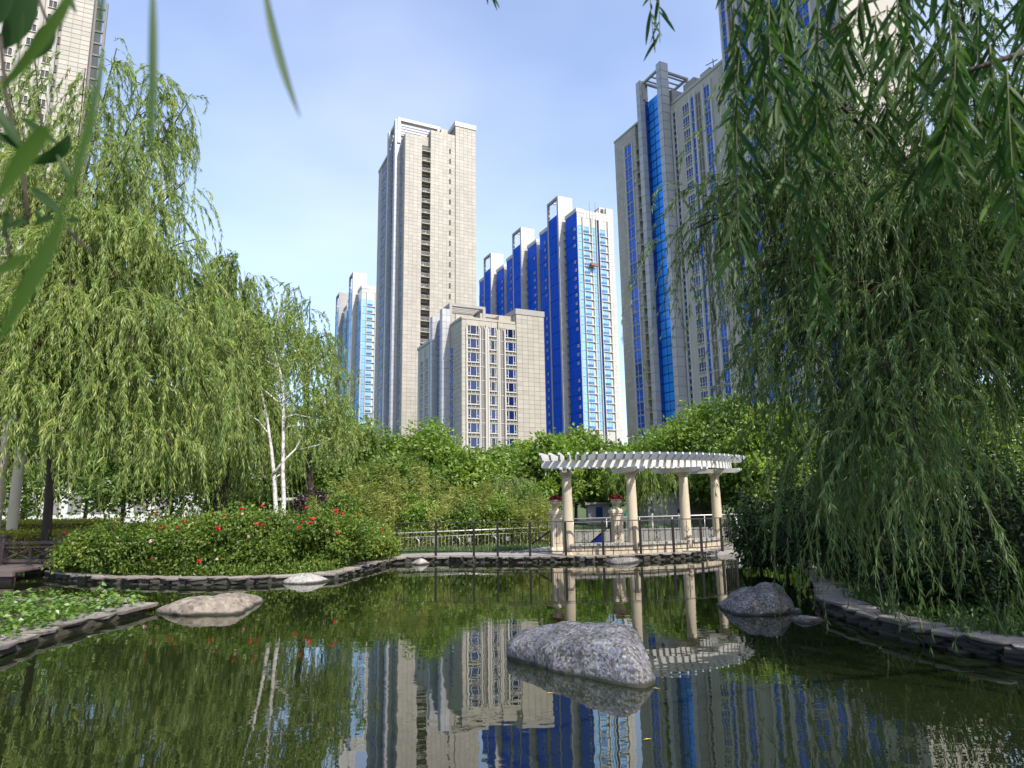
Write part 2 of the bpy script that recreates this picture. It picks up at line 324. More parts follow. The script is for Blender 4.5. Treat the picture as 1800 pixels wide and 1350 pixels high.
gx = np.concatenate([-np.geomspace(3000, 17, 30)[:-1], np.arange(-17, 15.01, 0.2), np.geomspace(15, 3000, 30)[1:]])
gy = np.concatenate([-np.geomspace(3000, 2, 24)[:-1], np.arange(-2, 30.01, 0.2), np.geomspace(30, 3000, 34)[1:]])
GX, GY = np.meshgrid(gx, gy); GZ = terrain(GX, GY)
ny, nx = GX.shape; idx = np.arange(nx * ny).reshape(ny, nx)
Q = np.stack([idx[:-1, :-1], idx[:-1, 1:], idx[1:, 1:], idx[1:, :-1]], -1).reshape(-1, 4)
tag(ob('ground', arr_mesh('ground', np.stack([GX, GY, GZ], -1).reshape(-1, 3), M['grass'], Q, np.zeros(nx * ny), smooth=True)), kind='structure')
wm = MB(); wm.add([(-30, 1.0, 0), (9, 1.0, 0), (9, 24.5, 0), (-30, 24.5, 0)], [(0, 1, 2, 3)])
tag(ob('pond_water', wm.mesh('pond_water', M['water'])), kind='structure')
def hz(x, y): return float(terrain(np.array([float(x)]), np.array([float(y)]))[0])

# terrace paving behind the railing (a thin slab on the ground)
terr = [onz(700, 979, .13)[:2], onz(850, 980, .13)[:2], onz(1000, 979, .13)[:2], onz(1120, 977, .13)[:2], onz(1210, 973, .13)[:2], onz(1290, 967, .13)[:2], (9.2, 25.5), (7.0, 28.0), (2.0, 27.0), (0.2, 23.9), (-3.9, 23.35)]
tb = MB(); n = len(terr); tb.add([(x, y, 0.155) for x, y in terr] + [(x, y, -0.2) for x, y in terr], [tuple(range(n))] + [(i, i + n, (i + 1) % n + n, (i + 1) % n) for i in range(n)])
tag(ob('terrace_pavement', tb.mesh('terrace_pavement', M['paving'])), kind='structure')
pb = MB(); pb.add([(-60, 26.2, .17), (-16, 26.2, .17), (-9, 30.5, .17), (14, 32.5, .17), (40, 32, .17), (40, 34, .17), (13, 34.6, .17), (-10, 32.5, .17), (-17, 28.4, .17), (-60, 28.4, .17)], [(0, 1, 8, 9), (1, 2, 7, 8), (2, 3, 6, 7), (3, 4, 5, 6)])
tag(ob('path', pb.mesh('path', M['paving'])), kind='structure')

# ------------------------------------------------------------------ towers
BA = R(25.5); BU = np.array([math.cos(BA), math.sin(BA), 0]); BV = np.array([-math.sin(BA), math.cos(BA), 0])
WCACHE = {}
def _wmesh(key, fn, mats, smooth=False):
    if key not in WCACHE:
        b = MB(); fn(b); WCACHE[key] = b.mesh('_'.join(str(k) for k in key[:1]), mats, smooth=smooth)
    return WCACHE[key]
def win_mesh(w, h, fr=0.14, tr=(), mu=(), gl='glass_navy', frm='frame', dep=0.16):
    """a window facing -y: frame with transoms tr / mullions mu (fractions), glass set back"""
    def fn(b):
        b.box(-w / 2, w / 2, -0.02, 0.03, 0, h, 1)
        b.box(-w / 2 - .02, -w / 2 + fr, -dep, -0.021, 0, h, 0); b.box(w / 2 - fr, w / 2 + .02, -dep, -0.021, 0, h, 0)
        b.box(-w / 2 + fr, w / 2 - fr, -dep, -0.021, h - fr, h, 0); b.box(-w / 2 + fr, w / 2 - fr, -dep - .06, -0.021, 0, fr, 0)
        for t in tr: b.box(-w / 2 + fr, w / 2 - fr, -dep + .04, -0.021, h * t - fr / 3, h * t + fr / 3, 0)
        for t in mu: b.box(-w / 2 + w * t - fr / 3, -w / 2 + w * t + fr / 3, -dep + .03, -0.021, fr, h - fr, 0)
    return _wmesh(('window', w, h, fr, tuple(tr), tuple(mu), gl, frm, dep), fn, [M[frm], M[gl]])
def balc_mesh(w, h, d, slabm='slab'):
    def fn(b):
        b.box(-w / 2, w / 2, -d, 0, 0, 0.22, 0)
        b.box(-w / 2, w / 2, -d, -d + .06, 1.2, 1.28, 0)
        k = max(3, int(w / 0.35))
        for i in range(k + 1):
            x = -w / 2 + .03 + (w - .06) * i / k; b.box(x - .03, x + .03, -d + .005, -d + .05, .22, 1.2, 0)
        for s in (-1, 1):
            for j in range(3):
                y = -d + d * (j + .5) / 3; x = s * (w / 2 - .03); b.box(x - .03, x + .03, y - .03, y + .03, .22, 1.2, 0)
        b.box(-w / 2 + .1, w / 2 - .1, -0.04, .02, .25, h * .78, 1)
    return _wmesh(('balcony', w, h, d, slabm), fn, [M[slabm], M['shadow']])
ROTL = (0, 0, -math.pi / 2)
class Bd:
    def __init__(s, name, label, px, py, Y, floor, cat='tower', group=None, z0=0.0):
        s.P = at(px, py, Y); s.P[2] = 0.0; s.fh = floor
        s.t = thing(name, label, cat, s.P, BA, group)
    def U_(s, px, py, v=0.0): a, z = onplane(px, py, s.P + BV * v, BU); return a, z
    def V_(s, px, py, u=0.0): a, z = onplane(px, py, s.P + BU * u, BV); return a, z
    def put(s, name, mb, m, parent=None, smooth=False): return ob(name, mb.mesh(name, m, smooth=smooth), parent or s.t)
    def box(s, name, u0, u1, v0, v1, z0, z1, m): b = MB(); b.box(u0, u1, v0, v1, z0, z1); return s.put(name, b, m)
    def F(s, me, u, v, z, name='window', parent=None): return ob(name, me, parent or s.t, (u, v, z))
    def L(s, me, u, v, z, name='window', parent=None): return ob(name, me, parent or s.t, (u, v, z), ROTL)
    def clad(s, face, plane, a0, a1, z0, z1, m, pw=1.4, ph=None, gap=0.055, pr=0.06, single=False, skip=None, name='cladding'):
        ph = ph or s.fh / 3; nc = max(1, round((a1 - a0) / pw)); cw = (a1 - a0) / nc; nr = max(1, round((z1 - z0) / ph)); rh = (z1 - z0) / nr
        if single:
            def fn(b): b.box(-cw / 2 + gap / 2, cw / 2 - gap / 2, -pr, 0, gap / 2, rh - gap / 2)
            me = _wmesh(('panel', round(cw, 3), round(rh, 3), m), fn, M[m])
            for i in range(nc):
                for j in range(nr):
                    a = a0 + cw * (i + .5); z = z0 + rh * j
                    if skip and skip(a, z): continue
                    (s.F(me, a, plane, z, 'wall_panel') if face == 'F' else s.L(me, plane, a, z, 'wall_panel'))
            return
        b = MB()
        for i in range(nc):
            for j in range(nr):
                A, B_, Z0, Z1 = a0 + cw * i + gap / 2, a0 + cw * (i + 1) - gap / 2, z0 + rh * j + gap / 2, z0 + rh * (j + 1) - gap / 2
                if skip and skip((A + B_) / 2, Z0): continue
                if face == 'F': b.box(A, B_, plane - pr, plane, Z0, Z1)
                else: b.box(plane - pr, plane, A, B_, Z0, Z1)
        o = s.put(name, b, M[m]); o['kind'] = 'stuff'; return o
    def frame_top(s, u0, u1, v0, v1, z0, z1, m, w=0.7, slats=4):
        """open roof frame: posts, ring beam and slats"""
        b = MB()
        for u in (u0, u1 - w):
            for v in (v0, v1 - w): b.box(u, u + w, v, v + w, z0, z1 - w)
        b.box(u0, u1, v0, v0 + w, z1 - w, z1); b.box(u0, u1, v1 - w, v1, z1 - w, z1)
        b.box(u0, u0 + w, v0 + w, v1 - w, z1 - w, z1); b.box(u1 - w, u1, v0 + w, v1 - w, z1 - w, z1)
        o = s.put('roof_frame', b, m)
        for i in range(slats):
            k = MB(); v = v0 + w + (v1 - v0 - 2 * w) * (i + .5) / slats; k.box(u0 + w, u1 - w, v - .15, v + .15, z1 - w * .8, z1 - w * .25); s.put('roof_slat', k, m, o)
        return o
    def parapet(s, u0, u1, v0, v1, z, m, h=0.9, pr=0.18):
        b = MB(); b.box(u0 - pr, u1 + pr, v0 - pr, v1 + pr, z, z + h); return s.put('cornice', b, m)

FZ = lambda fh, z0, z1: [z0 + fh * k for k in range(int((z1 - z0) / fh + 1e-6))]

# --- tall beige tower -------------------------------------------------------------------------------
b1 = Bd('residential_tower', 'tall slim beige tiled tower with a stack of balconies down its face', 712, 300, 185, 3.41)
fh = b1.fh
Td = M['tile_dark']; Tl = M['tile']
b1.box('wall', 0, 5.3, 0, 5.0, 0, 113.3, Td); b1.box('wall', 5.3, 8.1, 1.6, 9, 0, 114.5, M['slab'])
b1.box('wall', 8.1, 16.2, 0, 12, 0, 116.2, Td); b1.box('wall', 16.2, 23.1, -0.35, 12, 0, 120.0, Td)
b1.box('core', 0.01, 20, 5.0, 29.5, 0, 112, M['tile_grey'])
b1.clad('F', 0, 0, 5.3, 9.6, 113.3, 'tile', 1.33); b1.clad('F', 0, 8.1, 16.2, 9.6, 116.2, 'tile', 1.35, skip=lambda a, z: False)
b1.clad('F', -0.35, 16.2, 23.1, 9.6, 119.4, 'tile', 1.38)
b1.clad('L', 0, 0, 1.7, 9.6, 113.3, 'tile', 0.85)
b1.box('cornice', 16.0, 23.3, -0.6, 12.2, 119.4, 121.0, M['tile_white']); b1.box('roof_room', 12.4, 14.6, 2.5, 6, 116.2, 119.2, M['tile'])
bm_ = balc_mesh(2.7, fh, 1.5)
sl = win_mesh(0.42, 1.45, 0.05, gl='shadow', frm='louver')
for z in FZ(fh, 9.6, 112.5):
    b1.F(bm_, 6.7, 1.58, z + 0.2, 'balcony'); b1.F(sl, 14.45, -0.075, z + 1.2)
ws = win_mesh(2.2, fh - .25, 0.12, (0.42,), (0.5,), 'glass_mid')
for z in FZ(fh, 9.6, 111): b1.L(ws, 0.0, 3.0, z)
for v0, top in ((5.4, 120.7), (13.4, 120.7)):
    b1.box('column', -1.75, 0.0, v0, v0 + 1.7, 0, top, Td)
    b1.clad('F', v0, -1.75, 0, 9.6, top, 'metal_panel', 0.9, 1.7); b1.clad('L', -1.75, v0, v0 + 1.7, 9.6, top, 'metal_panel', 0.9, 1.7)
b1.box('glass_bay', -0.5, 0.0, 7.1, 13.4, 0, 118.0, M['glass_dark'])
gp = win_mesh(1.5, fh / 2 - .08, 0.06, gl='glass_mid')
for z in FZ(fh / 2, 9.6, 117):
    for k in range(4): b1.L(gp, -0.5, 7.9 + 1.55 * k, z, 'glass_panel')
b1.frame_top(-1.2, 13.0, 5.0, 14.5, 112.5, 121.2, M['tile_white'], 1.0, 5)
b1.box('wall', -0.9, 12, 16.3, 29.6, 0, 114, Td); b1.clad('L', -0.9, 16.3, 18.4, 9.6, 114, 'tile', 1.05); b1.clad('L', -0.9, 25.2, 29.6, 9.6, 114, 'tile', 1.1); b1.clad('F', 16.3, -0.9, 0, 9.6, 114, 'tile', 0.9)
ws2 = win_mesh(4.6, fh - .25, 0.2, (0.42,), (0.33, 0.66), 'glass_mid')
for z in FZ(fh, 9.6, 111.9): b1.L(ws2, -0.9, 21.8, z)
b1.box('cornice', -1.1, 12.2, 16.1, 29.8, 114, 114.9, M['tile'])

# --- mid-rise block in front ------------------------------------------------------------------------
b2 = Bd('apartment_block', 'lower beige apartment block with navy windows and open roof frames', 812, 600, 139, 3.1, 'building')
fh = b2.fh
b2.box('wall', 0, 13.1, 0.0, 7.4, 0, 41.0, M['tile']); b2.box('wall', 13.1, 20.25, -0.25, 8.5, 0, 43.4, Td)
b2.clad('F', -0.25, 13.1, 20.25, 9.3, 43.3, 'tile', 1.43, single=True)
b2.box('cornice', 12.95, 20.4, -0.42, 8.7, 43.4, 44.7, M['tile_grey'])
b2.clad('L', 13.1, 0.1, 6.0, 41.1, 43.3, 'tile', 1.5)
b2.clad('F', 0, 0.0, 0.95, 9.3, 40.4, 'tile', 0.95); b2.clad('L', 0, 0, 4.8, 9.3, 40.4, 'tile', 1.2, single=True); b2.clad('F', 0, 0.95, 13.1, 39.8, 41.0, 'tile', 3.0, 1.2)
b2.box('cornice', -0.15, 12.94, -0.15, 7.5, 41.0, 41.55, M['tile'])
nfl = [39.75 - fh * (k + 1) for k in range(12)]
def triple(b, w, h):
    b.box(-w / 2, w / 2, -0.02, .02, 0, h, 1)
    for x0, x1 in ((-w / 2, -w / 2 + .14), (w / 2 - .14, w / 2), (-w / 2 + w * .24 - .07, -w / 2 + w * .24 + .07), (w / 2 - w * .24 - .07, w / 2 - w * .24 + .07)): b.box(x0, x1, -.2, -.021, .12, h - .12, 0)
    b.box(-w / 2, w / 2, -.24, -.021, 0, .12, 0); b.box(-w / 2, w / 2, -.22, -.021, h - .12, h, 0)
    for s_ in (-1, 1): b.box(s_ * w / 2 - (0.14 if s_ > 0 else -.14) - (w * .1 if s_ > 0 else -w * .1) - w * .08, s_ * w / 2 - (0.14 if s_ > 0 else -.14) - (w * .1 if s_ > 0 else -w * .1) + w * .08, -.16, -.021, h * .3 - .05, h * .3 + .05, 0)
def spandrel(b, w, h):
    b.box(-w / 2, w / 2, -.05, .0, 0, h, 1); b.box(-w / 2 - .05, w / 2 + .05, -.32, -.051, 0, .14, 0)
    b.box(-w / 2 - .05, w / 2 + .05, -.30, -.051, h - .12, h, 0)
    for k in range(4): x = -w / 2 + .06 + (w - .12) * k / 3; b.box(x - .035, x + .035, -.2, -.051, .14, h - .12, 0)
def louv(b, w, h):
    b.box(-w / 2, w / 2, -.04, .0, 0, h, 1); b.box(-w / 2, w / 2, -.18, -.041, 0, .14, 0)
    for k in range(1, 8): z = h * k / 8; b.box(-w / 2 + .06, w / 2 - .06, -.10, -.041, z - .06, z + .04, 1)
    b.box(-.04, .04, -.12, -.041, .14, h, 0)
wins = [(1.15, 4.05), (6.3, 8.2), (10.3, 13.0)]
for u0, u1 in wins:
    w = u1 - u0
    for z in nfl:
        wme = _wmesh(('window', 'triple', w), lambda b: triple(b, w - .1, 2.12), [M['frame'], M['glass_navy']])
        sme = _wmesh(('spandrel', w), lambda b: spandrel(b, w, fh - 2.15), [M['frame'], M['spandrel']])
        b2.F(wme, (u0 + u1) / 2, 0, z + fh - 2.13); b2.F(sme, (u0 + u1) / 2, 0, z, 'spandrel')
for u0, u1 in ((4.3, 5.3), (9.0, 10.0)):
    lme = _wmesh(('louvre', u1 - u0), lambda b: louv(b, u1 - u0, fh - .05), [M['frame'], M['louver']])
    for z in nfl: b2.F(lme, (u0 + u1) / 2, 0, z, 'louvre_panel')
for u in (0.98, 4.16, 5.5, 6.15, 8.4, 8.85, 10.14):
    b2.box('pier', u - .13, u + .13, -0.45, 0.0, 0, 39.2, M['frame'])
b2.box('pier', 5.6, 6.0, -0.3, 0, 0, 40.2, M['tile']); b2.box('pier', 8.5, 8.75, -0.55, 0, 0, 41.3, M['tile'])
ws = win_mesh(2.3, fh - .3, 0.14, (0.4,), (0.5,), 'glass_mid')
for z in FZ(fh, 2, 38.5): b2.L(ws, 0.0, 6.1, z)
for v0 in (7.5, 14.6):
    b2.box('column', -1.9, 0, v0, v0 + 1.6, 0, 45.2, Td)
    b2.clad('F', v0, -1.9, 0, 9.3, 45.2, 'metal_panel', .95, 1.55); b2.clad('L', -1.9, v0, v0 + 1.6, 9.3, 45.2, 'metal_panel', .8, 1.55)
b2.box('glass_bay', -0.6, 0, 9.1, 14.6, 0, 44, M['glass_dark'])
gp = win_mesh(1.3, fh / 2 - .08, 0.06, gl='glass_mid')
for z in FZ(fh / 2, 9.3, 43.5):
    for k in range(4): b2.L(gp, -.6, 9.8 + 1.36 * k, z, 'glass_panel')
b2.frame_top(0.4, 9.5, 9.0, 15.0, 41, 47.2, M['tile_grey'], .65, 4)
b2.frame_top(8.2, 13.2, 9.2, 15.5, 41, 45.6, M['tile'], .8, 2)
b2.box('core', 0.02, 20, 7.4, 30.4, 0, 40.0, M['tile_grey']); b2.box('roof_room', 9.6, 13.0, 1.5, 6, 41.5, 43.2, M['tile'])
b2.box('wall', -0.5, 12, 16.2, 30.4, 0, 40.2, M['tile']); b2.box('cornice', -.7, 12.1, 16.1, 30.6, 40.2, 40.9, M['tile'])
ws = win_mesh(2.4, fh - .5, .2, (.4,), (.5,), 'glass_navy')
for v in (18.8, 22.6, 26.6):
    for z in FZ(fh, 9.3, 39.0): b2.L(ws, -.5, v, z)
for v in (17.2, 20.7, 24.6, 28.6): b2.box('pier', -0.75, -.5, v - .2, v + .2, 0, 39.6, M['frame'])

# --- rows of blue glass towers ----------------------------------------------------------------------
def glass_tower(b, v0, glL, zt, zc, front=True, U1=16.6, glF='glass_light', tile='tile_white', zlo=20):
    fh = b.fh
    def facade(u, va, vb, z1, nw, ntag):
        b.box('wall', u + .02, u + 3, va, vb, 0, z1 + 1.6, M[tile])
        w = (vb - va) / nw
        b.box('glass_wall', u - .05, u + .02, va, vb, 0, z1, M[glL])
        me = win_mesh(w - .06, 2 * fh - .06, 0.05, (0.25, .5, .75), (.5,), glL, glL, .10)
        for k in range(nw):
            for z in FZ(2 * fh, zlo, z1): b.L(me, u - .05, va + w * (k + .5), z, 'glass_panel')
        b.box('cornice', u - .25, u + 3.2, va - .15, vb + .15, z1 + .2, z1 + 1.7, M[tile])
        vm = win_mesh(1.0, 1.2, .1, gl='glass_light', frm='frame', dep=.22)
        if ntag:
            for z in FZ(fh, zlo, z1 - 2):
                if random.random() < .8: b.L(vm, u - .17, va + w * .5 + .4 * random.random(), z + 1.2, 'vent_window')
    # near block
    facade(0, v0, v0 + 8.4, zt - 1.5, 3, True)
    b.box('wall', 3.0, U1, v0 + .02, v0 + 9, 0, zt, M[tile]); b.box('core', 3, 20, v0 + 9, v0 + 29, 0, zt - 2, M['tile_grey'])
    b.clad('F', v0, 0.02, U1 if not front else 0.3, zlo, zt - .1, tile, 1.4, fh / 3)
    if front:
        b.clad('F', v0, 13.8, U1, zlo, zt, tile, 1.4, fh / 2); b.clad('F', v0, .3, 13.8, zt - 3.2, zt - .1, tile, 1.4, 1.6)
        pn = win_mesh(1.85, fh - .06, .07, (.5,), (), glF); pn2 = win_mesh(1.9, fh - .06, .07, (.5,), (.5,), glF)
        wb = win_mesh(2.6, fh - .5, .14, (.34,), (.4, .72), 'glass_light'); ap = _wmesh(('apron', fh), lambda q: q.box(-1.3, 1.0, -.25, -.0, 0, .95), M['glass_apron'])
        sb = _wmesh(('slab_edge', fh), lambda q: q.box(-2.0, 2.0, -.5, 0, 0, .3), M['tile_white'])
        for z in FZ(fh, zlo, zt - 5):
            b.F(pn, 1.3, v0, z, 'glass_panel'); b.F(pn2, 7.35, v0, z, 'glass_panel')
            for u in (4.3, 11.7):
                b.F(wb, u - .35, v0, z + .4); b.F(ap, u - .35, v0 - .24, z + .35, 'apron_panel'); b.F(sb, u, v0, z, 'slab_edge')
        for u in (2.28, 6.3, 8.45, 9.65, 13.72): b.box('pier', u - .12, u + .12, v0 - .55, v0, 0, zt - 3, M['tile_white'])
        b.box('recess', 8.6, 9.5, v0 - .05, v0 + .02, 0, zt - 3, M['glass_dark'])
        b.frame_top(11.0, 13.5, v0 + 1, v0 + 5, zt, zt + 3, M['tile_white'], .5, 2); b.box('roof_wall', 13.6, U1, v0, v0 + 5, zt, zt + 2.6, M[tile])
    # raised stair block with open head
    vc = v0 + 10.6
    b.box('wall', -2.0 + .02, 4.4, vc, vc + 8.0, 0, zc - 7.5, M[tile])
    b.box('column', -2.3, 4.4, vc - .5, vc + .5, 0, zc, M['tile_grey']); b.box('column', -2.3, -1.5, vc + 7.5, vc + 8.5, 0, zc, M['tile_grey']); b.box('roof_wall', 3.4, 4.4, vc + .5, vc + 8.5, zc - 7.5, zc, M[tile])
    b.box('roof_beam', -2.3, -1.3, vc + .5, vc + 7.5, zc - 1.0, zc, M['tile_grey']); b.clad('F', vc - .5, -2.3, 4.4, zlo, zc - .1, tile, 1.35, fh / 2)
    for k in range(3): b.box('roof_slat', -1.3, 3.4, vc + 1.5 + 2 * k, vc + 2.1 + 2 * k, zc - .7, zc - .2, M[tile])
    b.box('glass_wall', -2.05, -1.98, vc + .5, vc + 7.5, 0, zc - 7.6, M[glL])
    me = win_mesh(2.3, 2 * fh - .06, .05, (.25, .5, .75), (.5,), glL, glL, .10)
    for k in range(3):
        for z in FZ(2 * fh, zlo, zc - 8): b.L(me, -2.05, vc + 1.65 + 2.33 * k, z, 'glass_panel')
    for z in FZ(fh, zlo, zt - 3): b.box('vent_box', -.3, 0.3, v0 + 9.1, v0 + 9.5, z + .5, z + 1.7, M['slab'])
    facade(-.3, v0 + 22.5, v0 + 29.5, zt - .2, 2, True)
    b.box('wall', 2.6, 8, v0 + 22.0, v0 + 29.4, 0, zt + .8, M[tile]); b.clad('F', v0 + 22.4, -.3, 4, zlo, zt, tile, 1.4, fh / 2)
names = ['blue glass tower with pale lit end wall, nearest the beige apartment block', 'middle blue glass tower, between the two other blue towers of its row', 'farthest blue glass tower, half hidden behind the tall beige tower']
for i in range(3):
    bb = Bd('glass_tower', names[i], 1016, 450, 235, 3.26, 'tower', 'row of blue glass towers')
    glass_tower(bb, i * 33.2, 'glass_deep', 110.8, 120.2, front=(i == 0), zlo=26)
    if i == 0: b3 = bb
gd = thing('cleaning_gondola', 'small red brown window cleaning gondola hanging on the blue tower', 'gondola', b3.P + BU * 6.1 + BV * -1.6 + np.array([0, 0, 88.0]), BA)
k = MB(); k.box(-1.6, 1.6, -.5, .5, 0, .12); k.box(-1.6, 1.6, -.5, -.42, .12, 1.1); k.box(-1.6, 1.6, .42, .5, .12, 1.1); k.box(-1.6, -1.52, -.42, .42, .12, 1.1); k.box(1.52, 1.6, -.42, .42, .12, 1.1); ob('basket', k.mesh('basket', M['gondola']), gd)
for x in (-1.3, 1.3): k = MB(); k.tube([(x, 0, 1.1), (x, 0, 26)], .05, 4); ob('cable', k.mesh('cable', M['iron']), gd)
for i, (nm, Y, vo) in enumerate((('far tower of pale blue glass just beside the tall beige tower', 290, 0.0), ('farthest grey tiled tower peeking over the willow tops', 290, 34.0))):
    bb = Bd('far_tower', nm, 634, 600, Y, 3.3, 'tower', 'far towers beyond the willows')
    glass_tower(bb, vo, 'glass_light', 100.0, 109.6, front=(i == 0), zlo=34, tile='tile_white' if i == 0 else 'tile_grey')

# --- right-hand grey beige tower with the blue glass shaft ------------------------------------------
b4 = Bd('residential_tower', 'grey beige tower with a tall blue glass shaft between two panelled columns', 1171, 300, 133, 3.0)
fh = b4.fh; W_ = 2.2
b4.box('wall', W_, 16, -17.2, 0, 0, 88.0, M['tile']); b4.box('cornice', W_ - .15, 16, -17.0, -.6, 88.0, 88.7, M['tile'])
for v0 in (0.0, 7.6):
    b4.box('column', 0, W_, v0, v0 + 1.5, 0, 98.7, Td)
    ph = 2.05
    b4.clad('L', 0, v0, v0 + 1.5, 14, 98.6, 'metal_panel', 1.5, ph, .12, single=True); b4.clad('F', v0, 0, W_, 14, 98.6, 'metal_panel', 2.2, ph, .12, single=True)
b4.box('glass_wall', 2.1, 2.99, 1.51, 7.44, 0, 93.5, M['glass_shaft'])
gme = win_mesh(2.0, 1.94, .05, gl='glass_shaft', frm='glass_dark', dep=.08)
for k in range(3):
    for z in FZ(2.0, 14, 93.4): b4.L(gme, 2.1, 2.55 + 2.03 * k, z, 'glass_panel')
b4.box('glass_return', 1.2, 2.09, 7.45, 7.58, 0, 93.5, M['glass_dark'])
gm2 = win_mesh(.85, fh - .1, .06, (.5,), (.5,), 'glass_dark', 'glass_dark', .08)
for z in FZ(fh, 14, 93): b4.F(gm2, 1.65, 7.44, z, 'glass_panel')
b4.box('core', 3.0, 16, 0.0, 12, 0, 92.5, M['tile_grey'])
b4.frame_top(0.6, 9.5, 1.6, 7.5, 93.6, 98.2, M['tile_grey'], .5, 3)
b4.box('roof_room', 5, 9, -5, -1.5, 88.7, 93, M['tile']); b4.box('roof_room', 4, 7, -11, -8, 88.7, 91.2, M['tile'])
# far wing with balconies and a window strip
vw0, vw1 = 11.6, 20.3
b4.box('wall', 1.1, 12, vw0, vw1, 0, 89.5, Td); b4.box('wall', 1.9, 12, 9.1, vw0, 0, 89.3, M['slab'])
b4.clad('L', 1.1, 16.2, vw1, 14, 89.4, 'tile', 1.36, 1.0); b4.clad('L', 1.1, vw0, 13.0, 14, 89.4, 'tile', 1.4, 1.0); b4.clad('F', vw0, 1.1, 1.9, 14, 89.4, 'tile', .8, 1.0); b4.clad('L', 1.1, 13.0, 16.2, 86.2, 89.4, 'tile', 1.6, 1.6)
b4.box('cornice', .95, 12, 9.2, vw1 + .1, 89.5, 90.0, M['tile'])
ws = win_mesh(2.9, fh - .10, .09, (.38,), (.4,), 'glass_mid'); bmz = balc_mesh(2.2, fh, 1.1)
for z in FZ(fh, 14, 86): b4.L(ws, 1.1, 14.6, z)
for z in FZ(fh, 14, 88): b4.L(bmz, 1.9, 10.35, z, 'balcony')
for v in (13.05, 16.15): b4.box('pier', .8, 1.1, v - .14, v + .14, 0, 86.4, M['frame'])
acm = _wmesh(('ac', 1), lambda q: (q.box(-.42, .42, -.36, 0, 0, .62), q.box(-.30, .10, -.375, -.361, .08, .52, 1)), [M['acunit'], M['louver']])
for z in FZ(fh, 14, 86):
    if random.random() < .7: b4.L(acm, 1.1, 12.3, z + 1.1, 'air_conditioner')
for z in FZ(b1.fh, 9.6, 111):
    if random.random() < .6: b1.F(acm, 5.9 + random.random() * 1.2, 0.9, z + .45, 'air_conditioner')
# window columns on the long left face
uW = W_
def vcol(pa, pb): va = b4.V_(*pa, uW)[0]; vb = b4.V_(*pb, uW)[0]; return (va + vb) / 2, abs(va - vb)
cols = [((1183, 205), (1188.5, 202), 'small'), ((1198, 170), (1211, 160), 'mid'), ((1213, 158), (1219, 150), 'tall'), ((1221, 142), (1228, 136), 'louv'), ((1235, 130), (1246, 122), 'tall2')]
for pa, pb, kd in cols:
    vc, w = vcol(pa, pb)
    if kd == 'small':
        me = win_mesh(round(w, 2), fh / 2 - .22, .1, gl='glass_dark')
        for z in FZ(fh / 2, 14, 86): b4.L(me, uW, vc, z)
        for s_ in (-1, 1): b4.box('pier', uW - .3, uW, vc + s_ * (w / 2 + .14) - .13, vc + s_ * (w / 2 + .14) + .13, 0, 86.4, M['frame'])
    elif kd == 'mid':
        me = win_mesh(round(w, 2), fh - .75, .16, (.36,), (.33, .66), 'glass_dark')
        for z in FZ(fh, 14, 86): b4.L(me, uW, vc, z + .35)
    elif kd == 'louv':
        me = _wmesh(('louvre', 'b4', w), lambda b: louv(b, w, fh - .12), [M['frame'], M['louver']])
        for z in FZ(fh, 14, 86.5): b4.L(me, uW, vc, z, 'louvre_panel')
    else:
        me = win_mesh(round(w, 2), fh - .12, .085, (.36,), (.5,) if kd == 'tall2' else (), 'glass_mid')
        for z in FZ(fh, 14, 86.5): b4.L(me, uW, vc, z)
        for s_ in (-1, 1): b4.box('pier', uW - .38, uW, vc + s_ * (w / 2 + .2) - .18, vc + s_ * (w / 2 + .2) + .18, 0, 86.8, M['frame'])
b4.clad('L', uW, -17.2, -15.2, 14, 88, 'tile', 1.0, 1.0)
dv = thing('roof_davit', 'thin dark davit arm on the edge of the grey beige roof', 'davit', b4.P + BU * 2.6 + BV * -13.5 + np.array([0, 0, 88.7]), BA)
k = MB(); k.tube([(0, 0, 0), (0, 0, 2.2)], .09, 6); ob('post', k.mesh('post', M['iron']), dv); k = MB(); k.tube([(0.3, 2.4, 2.4), (0, -1.2, 1.3)], .09, 6); ob('arm', k.mesh('arm', M['iron']), dv)
# taller neighbour, mostly behind the right-hand willow
b5 = Bd('residential_tower', 'very tall grey beige tower rising out of sight behind the drooping willow', 1171, 300, 133, 3.0)
b5.box('wall', 1.4, 18, -44, -17.2, 0, 126, M['tile']); b5.box('cornice', 1.2, 18.2, -44.2, -17.0, 126, 127, M['tile'])
for c, (v, w, kd) in enumerate([(-18.6, 1.3, 't'), (-20.5, 1.5, 'l'), (-23.2, 2.2, 't'), (-27.2, 2.8, 'm'), (-31.0, 1.6, 't'), (-33.3, 1.6, 'l'), (-36.5, 2.6, 't'), (-41.0, 3.0, 'm')]):
    if kd == 'l': me = _wmesh(('louvre', 'b5', w), lambda b: louv(b, w, fh - .12), [M['frame'], M['louver']])
    else: me = win_mesh(w, fh - (.14 if kd == 't' else .75), .09, (.36,), (.5,) if w > 2 else (), 'glass_mid' if kd == 't' else 'glass_dark')
    for z in FZ(fh, 11, 122): b5.L(me, 1.4, v, z, 'louvre_panel' if kd == 'l' else 'window')
    if kd != 'm':
        for s_ in (-1, 1): b5.box('pier', 1.0, 1.4, v + s_ * (w / 2 + .2) - .16, v + s_ * (w / 2 + .2) + .16, 0, 123, M['frame'])
